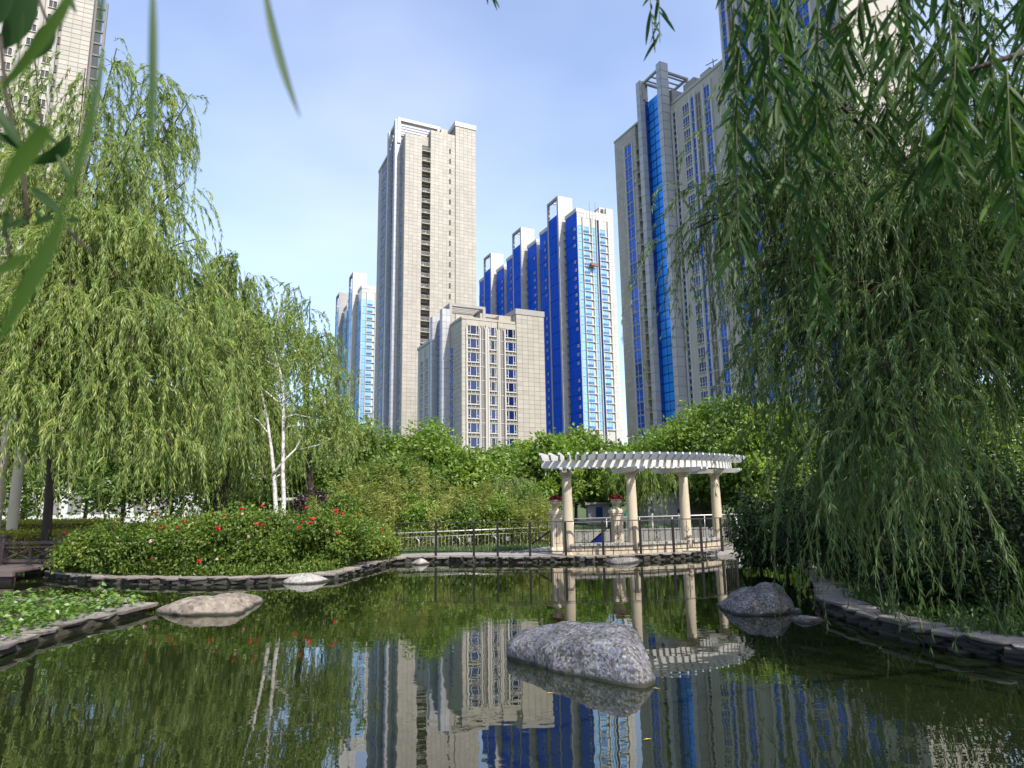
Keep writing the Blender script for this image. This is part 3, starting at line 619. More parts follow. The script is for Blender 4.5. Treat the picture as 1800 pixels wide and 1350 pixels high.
# upper-left tower behind the left willow
b0 = Bd('residential_tower', 'pale tiled tower seen above the left willow, with an open metal frame', 100, 80, 112, 3.0)
b0.box('wall', 0, 5.2, 0, 10, 0, 104, Td); b0.clad('F', 0, 0.5, 5.2, 40, 104, 'tile', 1.55, 1.0, .09)
b0.box('wall', -18, 0, 1.2, 12, 0, 104, M['tile'])
me = win_mesh(1.5, 1.7, .12, (), (.5,), 'shadow')
for u in (-1.6, -4.4, -7.6, -10.4, -13.6):
    for z in FZ(3.0, 46, 102): b0.F(me, u, 1.2, z)
for u in (-.5, -3.0, -6.0, -9.0, -12.0): b0.box('pier', u - .25, u + .25, .7, 1.2, 0, 104, M['tile_grey'])
for z in FZ(3.0, 44, 100): b0.F(sl, .2, -.01, z)
fr_ = MB()
for z in np.arange(76, 100, 2.6): fr_.box(5.6, 7.0, 1.0, 1.4, z, z + .35)
fr_.box(5.22, 5.6, .9, 1.5, 74, 101); fr_.box(7.0, 7.4, .9, 1.5, 76, 101); b0.put('metal_frame', fr_, M['louver'])

# ------------------------------------------------------------------ pergola on the terrace
PC, PR, TH0, DTH = np.array([2.48, 27.66]), 6.0, R(-7), R(20.4)
GZ0 = 0.155
def pol(th, r, z): return (PC[0] + r * math.sin(th), PC[1] - r * math.cos(th), z)
c1 = pol(TH0, PR, GZ0)
pg = thing('pergola', 'white slatted curved pergola roof on four cream columns by the water', 'pergola', c1)
def shaft(b, c, z0, z1, r0, r1, n=20):
    h = z1 - z0; b.lathe([(r0 * (1 - .0) + (r1 - r0) * t ** 1.6, z0 + h * t) for t in np.linspace(0, 1, 9)], (c[0], c[1], 0), n)
for i in range(4):
    c = pol(TH0 + DTH * i, PR, 0)
    b = MB(); shaft(b, c, GZ0 + .12, 2.64, .178, .150); col = part(pg, 'column', b, M['cream'], True)
    b = MB(); b.lathe([(.23, GZ0), (.23, GZ0 + .05), (.205, GZ0 + .07), (.20, GZ0 + .119)], (c[0], c[1], 0), 20); o = ob('base', b.mesh('base', M['cream'], tuple(pg.location)), col)
    b = MB(); b.lathe([(.152, 2.641), (.175, 2.66), (.165, 2.69), (.21, 2.73), (.225, 2.75), (.225, 2.80)], (c[0], c[1], 0), 20); ob('capital', b.mesh('capital', M['cream'], tuple(pg.location)), col)
    # cross-arm pair, tapered ends
    th = TH0 + DTH * i
    for s_ in (-1, 1):
        dth = s_ * 0.12 / PR
        p_in, p_out = Vector(pol(th + dth, PR - 1.35, 2.87)), Vector(pol(th + dth, PR + .95, 2.87))
        d = (p_out - p_in).normalized(); sd = d.cross(Vector((0, 0, 1))) * .035
        prof = [(0, .0), (.16, -.075), (2.14, -.075), (2.30, .0), (2.30, .075), (0, .075)]
        b = MB(); vs = [p_in + d * a + Vector((0, 0, z)) + sd * q for q in (-1, 1) for a, z in prof]
        b.add(vs, [tuple(range(6)), tuple(range(11, 5, -1))] + [(k, k + 6, (k + 1) % 6 + 6, (k + 1) % 6) for k in range(6)]); part(pg, 'cross_arm', b, M['whitepaint'])
def arcbeam(b, r0, r1, z0, z1, ta, tb_, n=40):
    vs, fs = [], []
    for k in range(n + 1):
        t = ta + (tb_ - ta) * k / n; vs += [pol(t, r0, z0), pol(t, r1, z0), pol(t, r1, z1), pol(t, r0, z1)]
    for k in range(n):
        for j in range(4): fs.append((k * 4 + j, k * 4 + (j + 1) % 4, (k + 1) * 4 + (j + 1) % 4, (k + 1) * 4 + j))
    fs += [(3, 2, 1, 0), tuple(n * 4 + j for j in range(4))]; b.add(vs, fs)
TA, TB = TH0 - R(7.0), TH0 + 3 * DTH + R(6.5)
for nm, r in (('front_beam', PR + .42), ('back_beam', PR - .5)):
    b = MB(); arcbeam(b, r - .045, r + .045, 2.947, 3.17, TA, TB); part(pg, nm, b, M['whitepaint'])
NR = 31
for k in range(NR):
    th = TA + R(.6) + (TB - TA - R(1.2)) * k / (NR - 1)
    p0 = Vector(pol(th, PR - .95, 0)); p1 = Vector(pol(th, PR + 1.0, 0)); d = (p1 - p0).normalized(); Ln = (p1 - p0).length; sd = d.cross(Vector((0, 0, 1))) * .032
    z0, z1 = 3.172, 3.40
    prof = [(0.0, z1), (0.0, z1 - .07), (.20, z0), (Ln - .20, z0), (Ln, z1 - .07), (Ln, z1)]
    b = MB(); vs = [p0 + d * a + Vector((0, 0, z)) + sd * q for q in (-1, 1) for a, z in prof]
    b.add(vs, [tuple(range(6)), tuple(range(11, 5, -1))] + [(j, j + 6, (j + 1) % 6 + 6, (j + 1) % 6) for j in range(6)]); part(pg, 'rafter', b, M['whitepaint'])
# seat wall between the columns
sw = thing('seat_wall', 'low curved cream seat wall between the pergola columns', 'wall', pol(TH0 + DTH, PR + .05, GZ0))
for i in range(3):
    ta, tb_ = TH0 + DTH * i + .015, TH0 + DTH * (i + 1) - .015
    for q in range(3):
        b = MB(); arcbeam(b, PR - .16, PR + .17, GZ0, .46, ta + (tb_ - ta) * q / 3 + .002, ta + (tb_ - ta) * (q + 1) / 3 - .002, 5); part(sw, 'wall_block', b, M['cream2'])
    b = MB(); arcbeam(b, PR - .22, PR + .24, .461, .535, ta, tb_, 12); part(sw, 'seat_slab', b, M['palerock'])
# pedestals with urns
def pedestal(px, Y, lab_p, lab_u, rz):
    P = at(px, 930, Y); P[2] = GZ0
    t = thing('stone_pedestal', lab_p, 'pedestal', P, rz, 'stone pedestals behind the pergola')
    def sq(prof): b = MB(); b.lathe([(r * 1.414, z) for r, z in prof], (0, 0, 0), 4, square=True); return b
    ob('plinth', sq([(.25, 0), (.25, .12), (.22, .15), (.20, .20)]).mesh('plinth', M['cream2']), t)
    ob('shaft', sq([(.165, .201), (.165, 1.18)]).mesh('shaft', M['cream2']), t)
    for rr in (0, math.pi / 2, math.pi, -math.pi / 2):
        b = MB(); b.box(-.10, .10, -.180, -.166, .33, .36); b.box(-.10, .10, -.180, -.166, 1.04, 1.07); b.box(-.10, -.07, -.180, -.166, .36, 1.04); b.box(.07, .10, -.180, -.166, .36, 1.04); ob('panel_moulding', b.mesh('panel_moulding', M['cream2']), t, rot=(0, 0, rr))
    ob('cap', sq([(.165, 1.181), (.20, 1.21), (.20, 1.25), (.235, 1.28), (.235, 1.36), (.15, 1.42)]).mesh('cap', M['cream2']), t)
    u = thing('flower_urn', lab_u, 'urn', (P[0], P[1], GZ0 + 1.421), 0, 'flower urns on the pedestals')
    b = MB(); b.lathe([(.12, 0), (.12, .03), (.07, .06), (.06, .11), (.11, .15), (.19, .22), (.20, .25), (.18, .27), (.215, .32), (.215, .345), (.17, .345), (.16, .30)], (0, 0, 0), 20); ob('bowl', b.mesh('bowl', M['cream2'], smooth=False), u)
    N = 700; d = nrm(RNG.normal(size=(N, 3))); d[:, 2] = np.abs(d[:, 2]); P2 = d * np.array([.21, .21, .16]) * (RNG.random((N, 1)) ** .4) + np.array([0, 0, .32])
    ob('flowers', leaf_mesh('flowers', P2, d + RNG.normal(size=(N, 3)) * .6, .06, .05, RNG.random(N), M['begonia']), u)
pedestal(978, 22.9, 'cream stone pedestal beside the column at the open end of the pergola', 'stone urn of crimson flowers beside the end column', R(8))
pedestal(1085, 23.6, 'cream stone pedestal seen between the first and second pergola columns', 'stone urn of crimson flowers between two pergola columns', R(12))

# ------------------------------------------------------------------ black iron railing along the water
posts_px = [(697, 979), (766, 979), (833, 980), (875, 980), (932, 980), (995, 979), (1061, 978), (1127, 976), (1185, 974), (1234, 972), (1270, 969)]
PP = [onz(a, b, .15) for a, b in posts_px]
PP += [np.array([7.95, 24.2, .15]), np.array([8.3, 25.3, .15]), np.array([8.5, 26.5, .15]), np.array([8.6, 27.8, .15])]
rl = thing('iron_railing', 'black iron railing with scroll ornaments along the terrace edge', 'railing', PP[0])
pm = MB(); pm.box(-.036, .036, -.036, .036, 0, 1.08); pm.box(-.045, .045, -.045, .045, 0, .02); pm = pm.mesh('post', M['iron'])
for p in PP: ob('post', pm, rl, Vector(p) - rl.location)
bal = MB(); bal.tube([(0, 0, .17), (0, 0, 1.07)], .010, 5); bal = bal.mesh('baluster', M['iron'])
def scroll():
    b = MB()
    for sx in (-1, 1):
        for sz in (-1, 1):
            pts = []
            for k in range(11):
                a = k / 10 * math.pi * 1.55; r_ = .062 * (1 - .055 * k); pts.append((sx * (.008 + .055 - .055 * math.cos(a) * (1 - .05 * k)), 0, .62 + sz * (.03 + r_ * 1.6 * math.sin(a * .75) + .01 * k)))
            b.tube(pts, .007, 4)
            pts = [(sx * (.03 + .035 * math.sin(t * 3.0)), 0, .62 + sz * (.16 + .07 * t)) for t in np.linspace(0, 1.6, 8)]; b.tube(pts, .006, 4)
    return b.mesh('scroll_ornament', M['iron'])
scm = scroll()
tr, br = MB(), MB()
for a, c in zip(PP[:-1], PP[1:]):
    a, c = Vector(a), Vector(c); dz = Vector((0, 0, 1))
    b = MB(); b.bar(a + dz * 1.095, c + dz * 1.095, .06, .03); part(rl, 'top_rail', b, M['railbrown'])
    b = MB(); b.bar(a + dz * .17, c + dz * .17, .02, .025); part(rl, 'bottom_rail', b, M['iron'])
    Ls = (c - a).length; nb = max(2, round(Ls / .27)); ang = math.atan2((c - a).y, (c - a).x)
    for k in range(1, nb):
        p = a + (c - a) * (k / nb) - rl.location; ob('baluster', bal, rl, p, (0, 0, ang))
        if k == nb // 2 and a.x > 1.0: ob('scroll_ornament', scm, rl, p, (0, 0, ang))
# steel railing further back, with curled brackets and grey plates
A_, B_ = onz(660, 975, .05), None
A2, B2 = np.array([-4.6, 25.2, .12]), np.array([1.7, 26.6, .12])
sr = thing('steel_railing', 'low steel tube railing with thin bars and grey plates before the bamboo', 'railing', A2)
va, vb = Vector(A2), Vector(B2); up = Vector((0, 0, 1))
b = MB(); b.tube([va + up * .62 - (vb - va) * .12, vb + up * .74], .028, 8); part(sr, 'handrail', b, M['steel'], True)
b = MB(); b.tube([va + up * .45 - (vb - va) * .12, vb + up * .56], .012, 6); part(sr, 'middle_rail', b, M['steel'], True)
sb_ = MB(); sb_.tube([(0, 0, 0), (0, 0, .52)], .009, 5); sb_ = sb_.mesh('bar', M['steel'])
for k in range(46): p = va + (vb - va) * (k / 46 - .08); ob('bar', sb_, sr, p - va)
for k in (.02, .24, .45, .68, .9):
    b = MB(); p = va + (vb - va) * k + Vector((0.05, -.12, 0)); b.box(p.x - .06, p.x + .06, p.y - .01, p.y + .01, p.z + .26, p.z + .42); part(sr, 'plate', b, M['plate'])
for k in (.16, .40, .62):
    p = va + (vb - va) * k + Vector((0, -.16, 0)); b = MB(); b.tube([p, p + up * .30, p + up * .37 + Vector((-.015, 0, 0)), p + up * .41 + Vector((-.05, 0, 0)), p + up * .42 + Vector((-.10, .05, 0)), p + up * .5 + Vector((-.10, .12, 0))], .022, 8); part(sr, 'bracket', b, M['steel'], True)
# steel railing and pale slatted wall behind the pergola
A3, B3 = Vector((2.6, 29.4, .2)), Vector((14.5, 30.6, .2))
s2 = thing('steel_railing', 'long steel handrail seen through the pergola in front of the lawn', 'railing', A3)
for nm, z, r_ in (('handrail', .86, .03), ('middle_rail', .70, .014)):
    b = MB(); b.tube([A3 + up * z, B3 + up * (z + .12)], r_, 8); part(s2, nm, b, M['steel'], True)
for k in range(9):
    p = A3 + (B3 - A3) * (k / 8.0); b = MB(); b.tube([p, p + up * (.85 + .12 * k / 8)], .022, 6); part(s2, 'post', b, M['steel'], True)
pw = thing('panel_fence', 'low fence of grey upright panels behind the pergola seat', 'fence', (2.2, 28.55, .12))
for k in range(44):
    x = 2.2 + k * .24; b = MB(); b.box(x, x + .21, 28.5 + .09 * k * .24, 28.55 + .09 * k * .24, .12, .56 + random.random() * .02); part(pw, 'fence_panel', b, M['concrete'])
b = MB(); b.bar((2.1, 28.5, .605), (12.8, 29.46, .605), .10, .05); part(pw, 'coping', b, M['concrete'])
# black stair rails and the blue sheet
st = thing('stair_handrail', 'black sloping handrail beside the stone pedestal at the open end', 'handrail', at(962, 960, 23.4))
q0, q1 = at(935, 974, 23.4), at(968, 933, 23.4); q0[2] = .16
b = MB(); b.bar(q0 + np.array([0, 0, .25]), q1, .05, .05); part(st, 'sloping_rail', b, M['iron'])
b = MB(); b.box(q1[0] - .03, q1[0] + .03, q1[1] - .03, q1[1] + .03, .155, q1[2] + .02); part(st, 'post', b, M['iron'])
st2 = thing('stair_handrail', 'black sloping handrail above the blue sheet', 'handrail', at(1070, 960, 24.6))
q0, q1 = at(1030, 961, 24.6), at(1073, 923, 24.6)
b = MB(); b.bar(q0, q1, .05, .05); part(st2, 'sloping_rail', b, M['iron']); b = MB(); b.box(q1[0] - .03, q1[0] + .03, q1[1] - .03, q1[1] + .03, .155, q1[2] + .03); part(st2, 'post', b, M['iron'])
b = MB(); pts = [at(1038, 957, 24.7), at(1061, 957, 24.7), at(1061, 933, 24.7), at(1057, 936, 24.7)]
b.add([p + np.array([0, dy, 0]) for dy in (0, .05) for p in pts], [(0, 1, 2, 3), (7, 6, 5, 4), (0, 4, 5, 1), (1, 5, 6, 2), (2, 6, 7, 3), (3, 7, 4, 0)])
o = ob('blue_sheet', b.mesh('blue_sheet', M['tarp'], tuple(pts[0])), None, pts[0]); tag(o, 'bright blue triangular sheet leaning behind the seat wall', 'sheet')

# ------------------------------------------------------------------ small buildings, posts and sign behind the pergola
def at_ground(px, Y, z=.2): p = at(px, 900, Y); p[2] = z; return p
P = at_ground(1139, 38); ub = thing('utility_building', 'small grey tiled utility building with louvred side behind the pergola', 'building', P)
w1 = at(1200, 900, 38)[0] - P[0]; h1 = at(1139, 866, 38)[2] - .2
b = MB(); b.box(P[0], P[0] + w1, P[1], P[1] + 3, .2, .2 + h1); part(ub, 'wall', b, M['tile_dark'])
for i in range(6):
    for j in range(3):
        b = MB(); x0 = P[0] + w1 * i / 6; z0 = .2 + h1 * j / 3; b.box(x0 + .01, x0 + w1 / 6 - .01, P[1] - .03, P[1], z0 + .01, z0 + h1 / 3 - .01); part(ub, 'wall_panel', b, M['tile_grey'])
x2 = at(1268, 900, 38.6)[0]
b = MB(); b.box(P[0] + w1 + .01, x2, P[1] + .6, P[1] + 3.4, .2, .2 + h1 * .72); part(ub, 'side_wall', b, M['tile_grey'])
for i in range(10):
    b = MB(); z = .45 + i * .11; b.box(P[0] + w1 + .2, x2 - .1, P[1] + .5, P[1] + .599, z, z + .07); part(ub, 'louvre', b, M['plate'])
for i, (px, lab) in enumerate(((1146, 'white garden light post in front of the grey building corner'), (1193, 'white garden light post hidden partly by the third pergola column'))):
    p = at_ground(px, 35.5); t = thing('light_post', lab, 'lamp', p)
    b = MB(); b.lathe([(.05, 0), (.05, .9)], p, 10); part(t, 'post', b, M['whitepaint'], False); b = MB(); b.lathe([(.05, .901), (.07, .92), (.07, 1.0), (.04, 1.02), (.06, 1.04), (.06, 1.1)], p, 10); part(t, 'lamp_head', b, M['iron'])
p = at_ground(1100, 33); t = thing('green_sign', 'small green sign on a thin post between pergola columns', 'sign', p)
b = MB(); b.tube([p, p + np.array([0, 0, .95])], .02, 6); part(t, 'post', b, M['steel']); b = MB(); b.box(p[0] - .1, p[0] + .1, p[1] - .02, p[1] - .001, .95 + .1, 1.2 + .1); part(t, 'board', b, M['sign_green'])
p = at_ground(1034, 44); t = thing('garden_hut', 'small dark hut with a grey roof under the trees', 'hut', p)
b = MB(); b.box(p[0], p[0] + 1.4, p[1], p[1] + 1.4, .2, 1.5); part(t, 'wall', b, M['plate']); b = MB(); b.box(p[0] - .2, p[0] + 1.6, p[1] - .2, p[1] + 1.6, 1.501, 1.65); part(t, 'roof', b, M['concrete']); b = MB(); b.box(p[0] + .5, p[0] + .95, p[1] - .03, p[1], .7, 1.35); part(t, 'window', b, M['glass_dark'])
# far white-topped pergola beyond the birch and cream columns on the left
p = at_ground(524, 31); t = thing('pergola', 'small white slatted shelter on one cream post beyond the birch', 'pergola', p)
b = MB(); b.lathe([(.11, 0), (.10, .75)], p, 12); part(t, 'column', b, M['cream'], True)
zt = at(520, 884, 31)[2]; x0, x1 = at(503, 880, 31)[0], at(535, 880, 31)[0]
b = MB(); b.lathe([(.10, .751), (.10, zt - .2)], p, 12); part(t, 'column_head', b, M['cream'], True)
b = MB(); b.box(x0, x1, p[1] - .8, p[1] - .7, zt, zt + .12); part(t, 'beam', b, M['whitepaint']); b = MB(); b.box(x0, x1, p[1] + .6, p[1] + .7, zt, zt + .12); part(t, 'beam', b, M['whitepaint'])
for k in range(9):
    x = x0 + (x1 - x0) * k / 8; b = MB(); b.box(x - .03, x + .03, p[1] - 1.1, p[1] + 1.0, zt + .121, zt + .24); part(t, 'rafter', b, M['whitepaint'])
lp = thing('pergola', 'cream columned pergola half hidden under the left willow', 'pergola', at_ground(22, 27))
zt = 5.2
for px in (24, -6, -60):
    p = at_ground(px, 27); b = MB(); shaft(b, p, .2, zt, .20, .175); part(lp, 'column', b, M['cream'], True)
b = MB(); p0, p1 = at_ground(-120, 27), at_ground(70, 27); b.box(p0[0], p1[0], 26.9, 27.1, zt + .001, zt + .25); part(lp, 'beam', b, M['whitepaint'])
for k in range(14):
    x = p0[0] + (p1[0] - p0[0]) * k / 13; b = MB(); b.box(x - .03, x + .03, 26.0, 28.0, zt + .251, zt + .42); part(lp, 'rafter', b, M['whitepaint'])
p = at_ground(-60, 60); x1 = at(330, 900, 60)[0]; t = thing('white_building', 'long low white building glimpsed below the left willow', 'building', (p[0], 60, .3))
b = MB(); b.box(p[0], x1, 60, 66, .3, 4.6); part(t, 'wall', b, M['whitepaint'])
b = MB(); b.box(p[0] - .3, x1 + .3, 59.6, 66.4, 4.601, 5.0); part(t, 'roof', b, M['concrete'])
for k in range(9):
    x = p[0] + 1.2 + k * (x1 - p[0] - 2) / 9; b = MB(); b.box(x, x + 1.2, 59.93, 59.999, 1.2, 3.0); part(t, 'window', b, M['plate'])

# ------------------------------------------------------------------ wooden bridge on the left
bz = .30
br0 = thing('wooden_bridge', 'dark brown wooden footbridge with crossed railings on the left', 'bridge', (-16, 18.6, 0))
xe = -13.25
for k in range(24):
    b = MB(); x = xe - .02 - k * .28; b.box(x - .265, x, 17.9, 19.95, bz - .05, bz + random.random() * .006); part(br0, 'deck_plank', b, M['wood_deck'])
b = MB(); b.box(-22, xe + .02, 17.8, 17.898, bz - .14, bz - .005); part(br0, 'edge_beam', b, M['wood_deck']); b = MB(); b.box(-22, xe - .1, 17.95, 18.1, -.3, bz - .141); part(br0, 'girder', b, M['wood'])
zr = lambda h: bz + h
posts = [(-13.35, 19.7), (-15.0, 19.7), (-16.65, 19.7), (-18.3, 19.7)]
for x, y in posts:
    b = MB(); b.box(x - .075, x + .075, y - .075, y + .075, bz, zr(.80)); q = part(br0, 'post', b, M['wood']); b = MB(); b.box(x - .095, x + .095, y - .095, y + .095, zr(.801), zr(.85)); ob('post_cap', b.mesh('post_cap', M['wood'], tuple(br0.location)), q)
for (xa, y), (xb, _) in zip(posts[:-1], posts[1:]):
    hi, lo = xa - .076, xb + .076
    for z, h in ((.58, .09), (.47, .05), (.07, .08)):
        b = MB(); b.box(lo, hi, y - .035, y + .035, zr(z), zr(z + h)); part(br0, 'rail', b, M['wood'])
    xm = (hi + lo) / 2
    b = MB(); b.box(xm - .03, xm + .03, y - .03, y + .03, zr(.151), zr(.469)); part(br0, 'baluster', b, M['wood'])
    for l_, r_ in ((lo, xm - .035), (xm + .035, hi)):
        b = MB(); b.bar((l_, y - .012, zr(.165)), (r_, y - .012, zr(.455)), .022, .04); part(br0, 'cross_brace', b, M['wood']); b = MB(); b.bar((l_, y + .014, zr(.455)), (r_, y + .014, zr(.165)), .022, .04); part(br0, 'cross_brace', b, M['wood'])
# landing rail that turns back behind the roses
b = MB(); b.bar((-13.27, 19.75, zr(.62)), (-11.6, 21.2, zr(.55)), .07, .09); part(br0, 'rail', b, M['wood']); b = MB(); b.bar((-13.27, 19.75, zr(.1)), (-11.6, 21.2, zr(.05)), .07, .08); part(br0, 'rail', b, M['wood'])
b = MB(); b.bar((-13.2, 19.8, zr(.5)), (-12.4, 20.5, zr(.1)), .04, .05); part(br0, 'cross_brace', b, M['wood']); b = MB(); b.bar((-13.2, 19.8, zr(.1)), (-12.4, 20.5, zr(.5)), .04, .05); part(br0, 'cross_brace', b, M['wood'])
b = MB(); b.box(-14.5, -10.8, 20.0, 26.2, .0, .175); tag(ob('path', b.mesh('path', M['paving'])), kind='structure')

# ------------------------------------------------------------------ rocks
def hull_planes(pts):
    bm = bmesh.new()
    for p in pts: bm.verts.new(p)
    bmesh.ops.convex_hull(bm, input=bm.verts); bm.normal_update()
    pl = [(np.array(f.normal), float(f.normal.dot(f.verts[0].co))) for f in bm.faces if f.calc_area() > 1e-7]; bm.free(); return pl
_ico = {}
def ico(n):
    if n not in _ico:
        bm = bmesh.new(); bmesh.ops.create_icosphere(bm, subdivisions=n, radius=1.0)
        _ico[n] = (np.array([v.co[:] for v in bm.verts]), [tuple(v.index for v in f.verts) for f in bm.faces]); bm.free()
    return _ico[n]
def rock(name, label, pts, m, p=14, nz_=0.03, sub=5, fr=2.2, group=None, cat='rock', ridge=0.0):
    pts = np.array(pts, float); c = pts.mean(0); D, F = ico(sub)
    acc = np.zeros(len(D))
    for nn, off in hull_planes([tuple(q - c) for q in pts]):
        acc += np.maximum(D @ nn, 0) ** p / max(off, 1e-3) ** p
    V = D * (acc ** (-1 / p))[:, None]; size = np.ptp(pts, axis=0).max()
    out = []
    for v, d in zip(V, D):
        q = Vector(v + c)
        k = noise.fractal(q * fr, 1.0, 2.1, 5) * nz_ * size + noise.noise(q * fr * 9) * nz_ * .12 * size
        if ridge: k -= ridge * size * max(0, 0.25 - abs(noise.noise(q * fr * 1.3 + Vector((5, 2, 9)))))
        out.append(v + d * k)
    base = np.array([c[0], c[1], max(-.05, pts[:, 2].min())])
    me = bpy.data.meshes.new(name); me.from_pydata([tuple(v + c - base) for v in out], [], F); me.materials.append(m); me.shade_smooth(); me.update()
    return tag(ob(name, me, None, tuple(base)), label, cat, group)
def rock_px(name, label, wl, top, m, back=0.8, dz=.25, **kw):
    W0 = [onz(a, b, 0.0) for a, b in wl]; Ym = np.mean([w[1] for w in W0])
    pts = [w + np.array([0, 0, .02]) for w in W0] + [w + np.array([0, 0, -dz]) for w in W0]
    pts += [w + np.array([0, back, -dz]) for w in W0]
    for q in top:
        a, b = q[:2]; f = q[2] if len(q) > 2 else .45; yl = np.interp(a, [w[0] for w in wl], [w[1] for w in W0]); pts.append(at(a, b, yl + back * f))
    return rock(name, label, pts, m, **kw)
rock_px('boulder', 'large dark speckled granite boulder standing in the open pond', [(884, 1158), (940, 1172), (1010, 1190), (1090, 1206), (1140, 1213), (1160, 1204)],
        [(893, 1128, .02), (898, 1112, .45), (915, 1098, .7), (985, 1090, .85), (1040, 1089, .85), (1065, 1086, .9), (1092, 1090, .9), (1122, 1103, .8), (1152, 1160, .5), (1010, 1128, .12), (1100, 1135, .12), (950, 1124, .1), (1148, 1180, .1)], M['granite'], back=1.25, nz_=.020, p=26, fr=2.4, ridge=.03)
rock_px('boulder', 'rounded grey boulder at the water edge beside the right bank', [(1261, 1070), (1295, 1083), (1345, 1084), (1390, 1080), (1400, 1072)],
        [(1266, 1062, .3), (1285, 1043, .3), (1302, 1032, .5), (1340, 1025, .6), (1363, 1019, .7), (1380, 1028, .6), (1392, 1052, .5), (1320, 1045, .1), (1365, 1040, .1)], M['granite2'], back=1.1, nz_=.035, p=18, ridge=.04)
rock_px('rock', 'small flat grey rock in front of the rounded boulder by the bank', [(1380, 1089), (1400, 1096), (1430, 1098), (1460, 1089)], [(1392, 1079, .4), (1410, 1076, .5), (1440, 1079, .5), (1455, 1086, .4)], M['granite2'], back=.5, nz_=.03, p=9, sub=4)
rock_px('rock', 'little grey stone wedged behind the rounded boulder', [(1385, 1077), (1400, 1079), (1413, 1076)], [(1392, 1066, .4), (1405, 1066, .5), (1410, 1070, .4)], M['granite2'], back=.4, nz_=.03, p=9, sub=4)
rock_px('boulder', 'broad flat tan boulder with cracked ledges near the rose bed', [(262, 1075), (290, 1081), (330, 1083), (380, 1083), (425, 1080), (459, 1062)],
        [(268, 1070, .1), (300, 1056, .45), (345, 1046, .6), (392, 1047, .7), (412, 1040, .7), (440, 1040, .6), (455, 1052, .4), (350, 1060, .15), (400, 1056, .15)], M['tanrock'], back=1.2, nz_=.034, p=40, fr=2.1, ridge=.06)
rock_px('rock', 'pale rounded rock against the middle of the rose bed edging', [(482, 1025), (500, 1028), (540, 1028), (570, 1025), (592, 1020)], [(500, 1012, .4), (520, 1004, .5), (550, 1002, .5), (572, 1009, .5), (585, 1016, .4)], M['palerock'], back=.8, nz_=.02, p=8, sub=4)
rock_px('rock', 'small pale rock below the first railing post', [(716, 992), (738, 994), (760, 991)], [(728, 984, .3), (740, 977, .4), (752, 984, .3)], M['palerock'], back=.5, nz_=.02, p=8, sub=4)
rock_px('rock', 'low brown grey rock in the water below the pergola', [(1056, 988), (1075, 993), (1110, 992), (1134, 987)], [(1066, 980, .4), (1085, 977, .5), (1112, 976, .5), (1128, 981, .4)], M['granite2'], back=.8, nz_=.02, p=8, sub=4)
rock_px('rock', 'pale pointed rock in the water beside the wooden bridge', [(-12, 1018), (15, 1021), (52, 1015)], [(5, 1010, .4), (22, 1007, .4), (38, 1012, .4)], M['palerock'], back=.5, nz_=.02, p=9, sub=4)
c = at(1285, 962, 23.8); rock('rock', 'dark stone lying on the terrace by the last railing posts', [c + np.array(q) for q in ((-.3, 0, -.12), (.35, 0, -.12), (-.25, .4, -.12), (.3, .4, -.12), (-.2, .1, .08), (.2, .15, .1), (0, .3, .1))], M['granite2'], sub=3)

# ------------------------------------------------------------------ slate edging: every stone its own piece
def slab_mesh(seed, m, name):
    rr = random.Random(seed); b = MB(); n = 9; ring = []
    for k in range(n):
        a = 2 * math.pi * k / n; sx, sy = math.cos(a), math.sin(a); e = 0.5 / max(abs(sx), abs(sy)) ** .95
        ring.append((sx * e * rr.uniform(.86, 1.08), sy * e * rr.uniform(.84, 1.06)))
    vs = [(x * rr.uniform(.82, 1), y * rr.uniform(.8, 1), 0) for x, y in ring] + [(x, y, .72 + rr.uniform(-.16, .12)) for x, y in ring] + [(x * rr.uniform(.955, .99), y * rr.uniform(.955, .99), 1 + rr.uniform(-.08, .08)) for x, y in ring] + [(rr.uniform(-.2, .2), rr.uniform(-.2, .2), 1.0 + rr.uniform(-.05, .08))]
    fs = [tuple(range(n))[::-1]] + [(k, (k + 1) % n, (k + 1) % n + n, k + n) for k in range(n)] + [(k + n, (k + 1) % n + n, (k + 1) % n + 2 * n, k + 2 * n) for k in range(n)] + [(k + 2 * n, (k + 1) % n + 2 * n, 3 * n) for k in range(n)]
    b.add(vs, fs); return b.mesh(name, m)
CAPS = [slab_mesh(i, M['slate'], 'cap_stone') for i in range(7)]; LOWS = [slab_mesh(20 + i, M['slate_dark'], 'edging_stone') for i in range(6)]
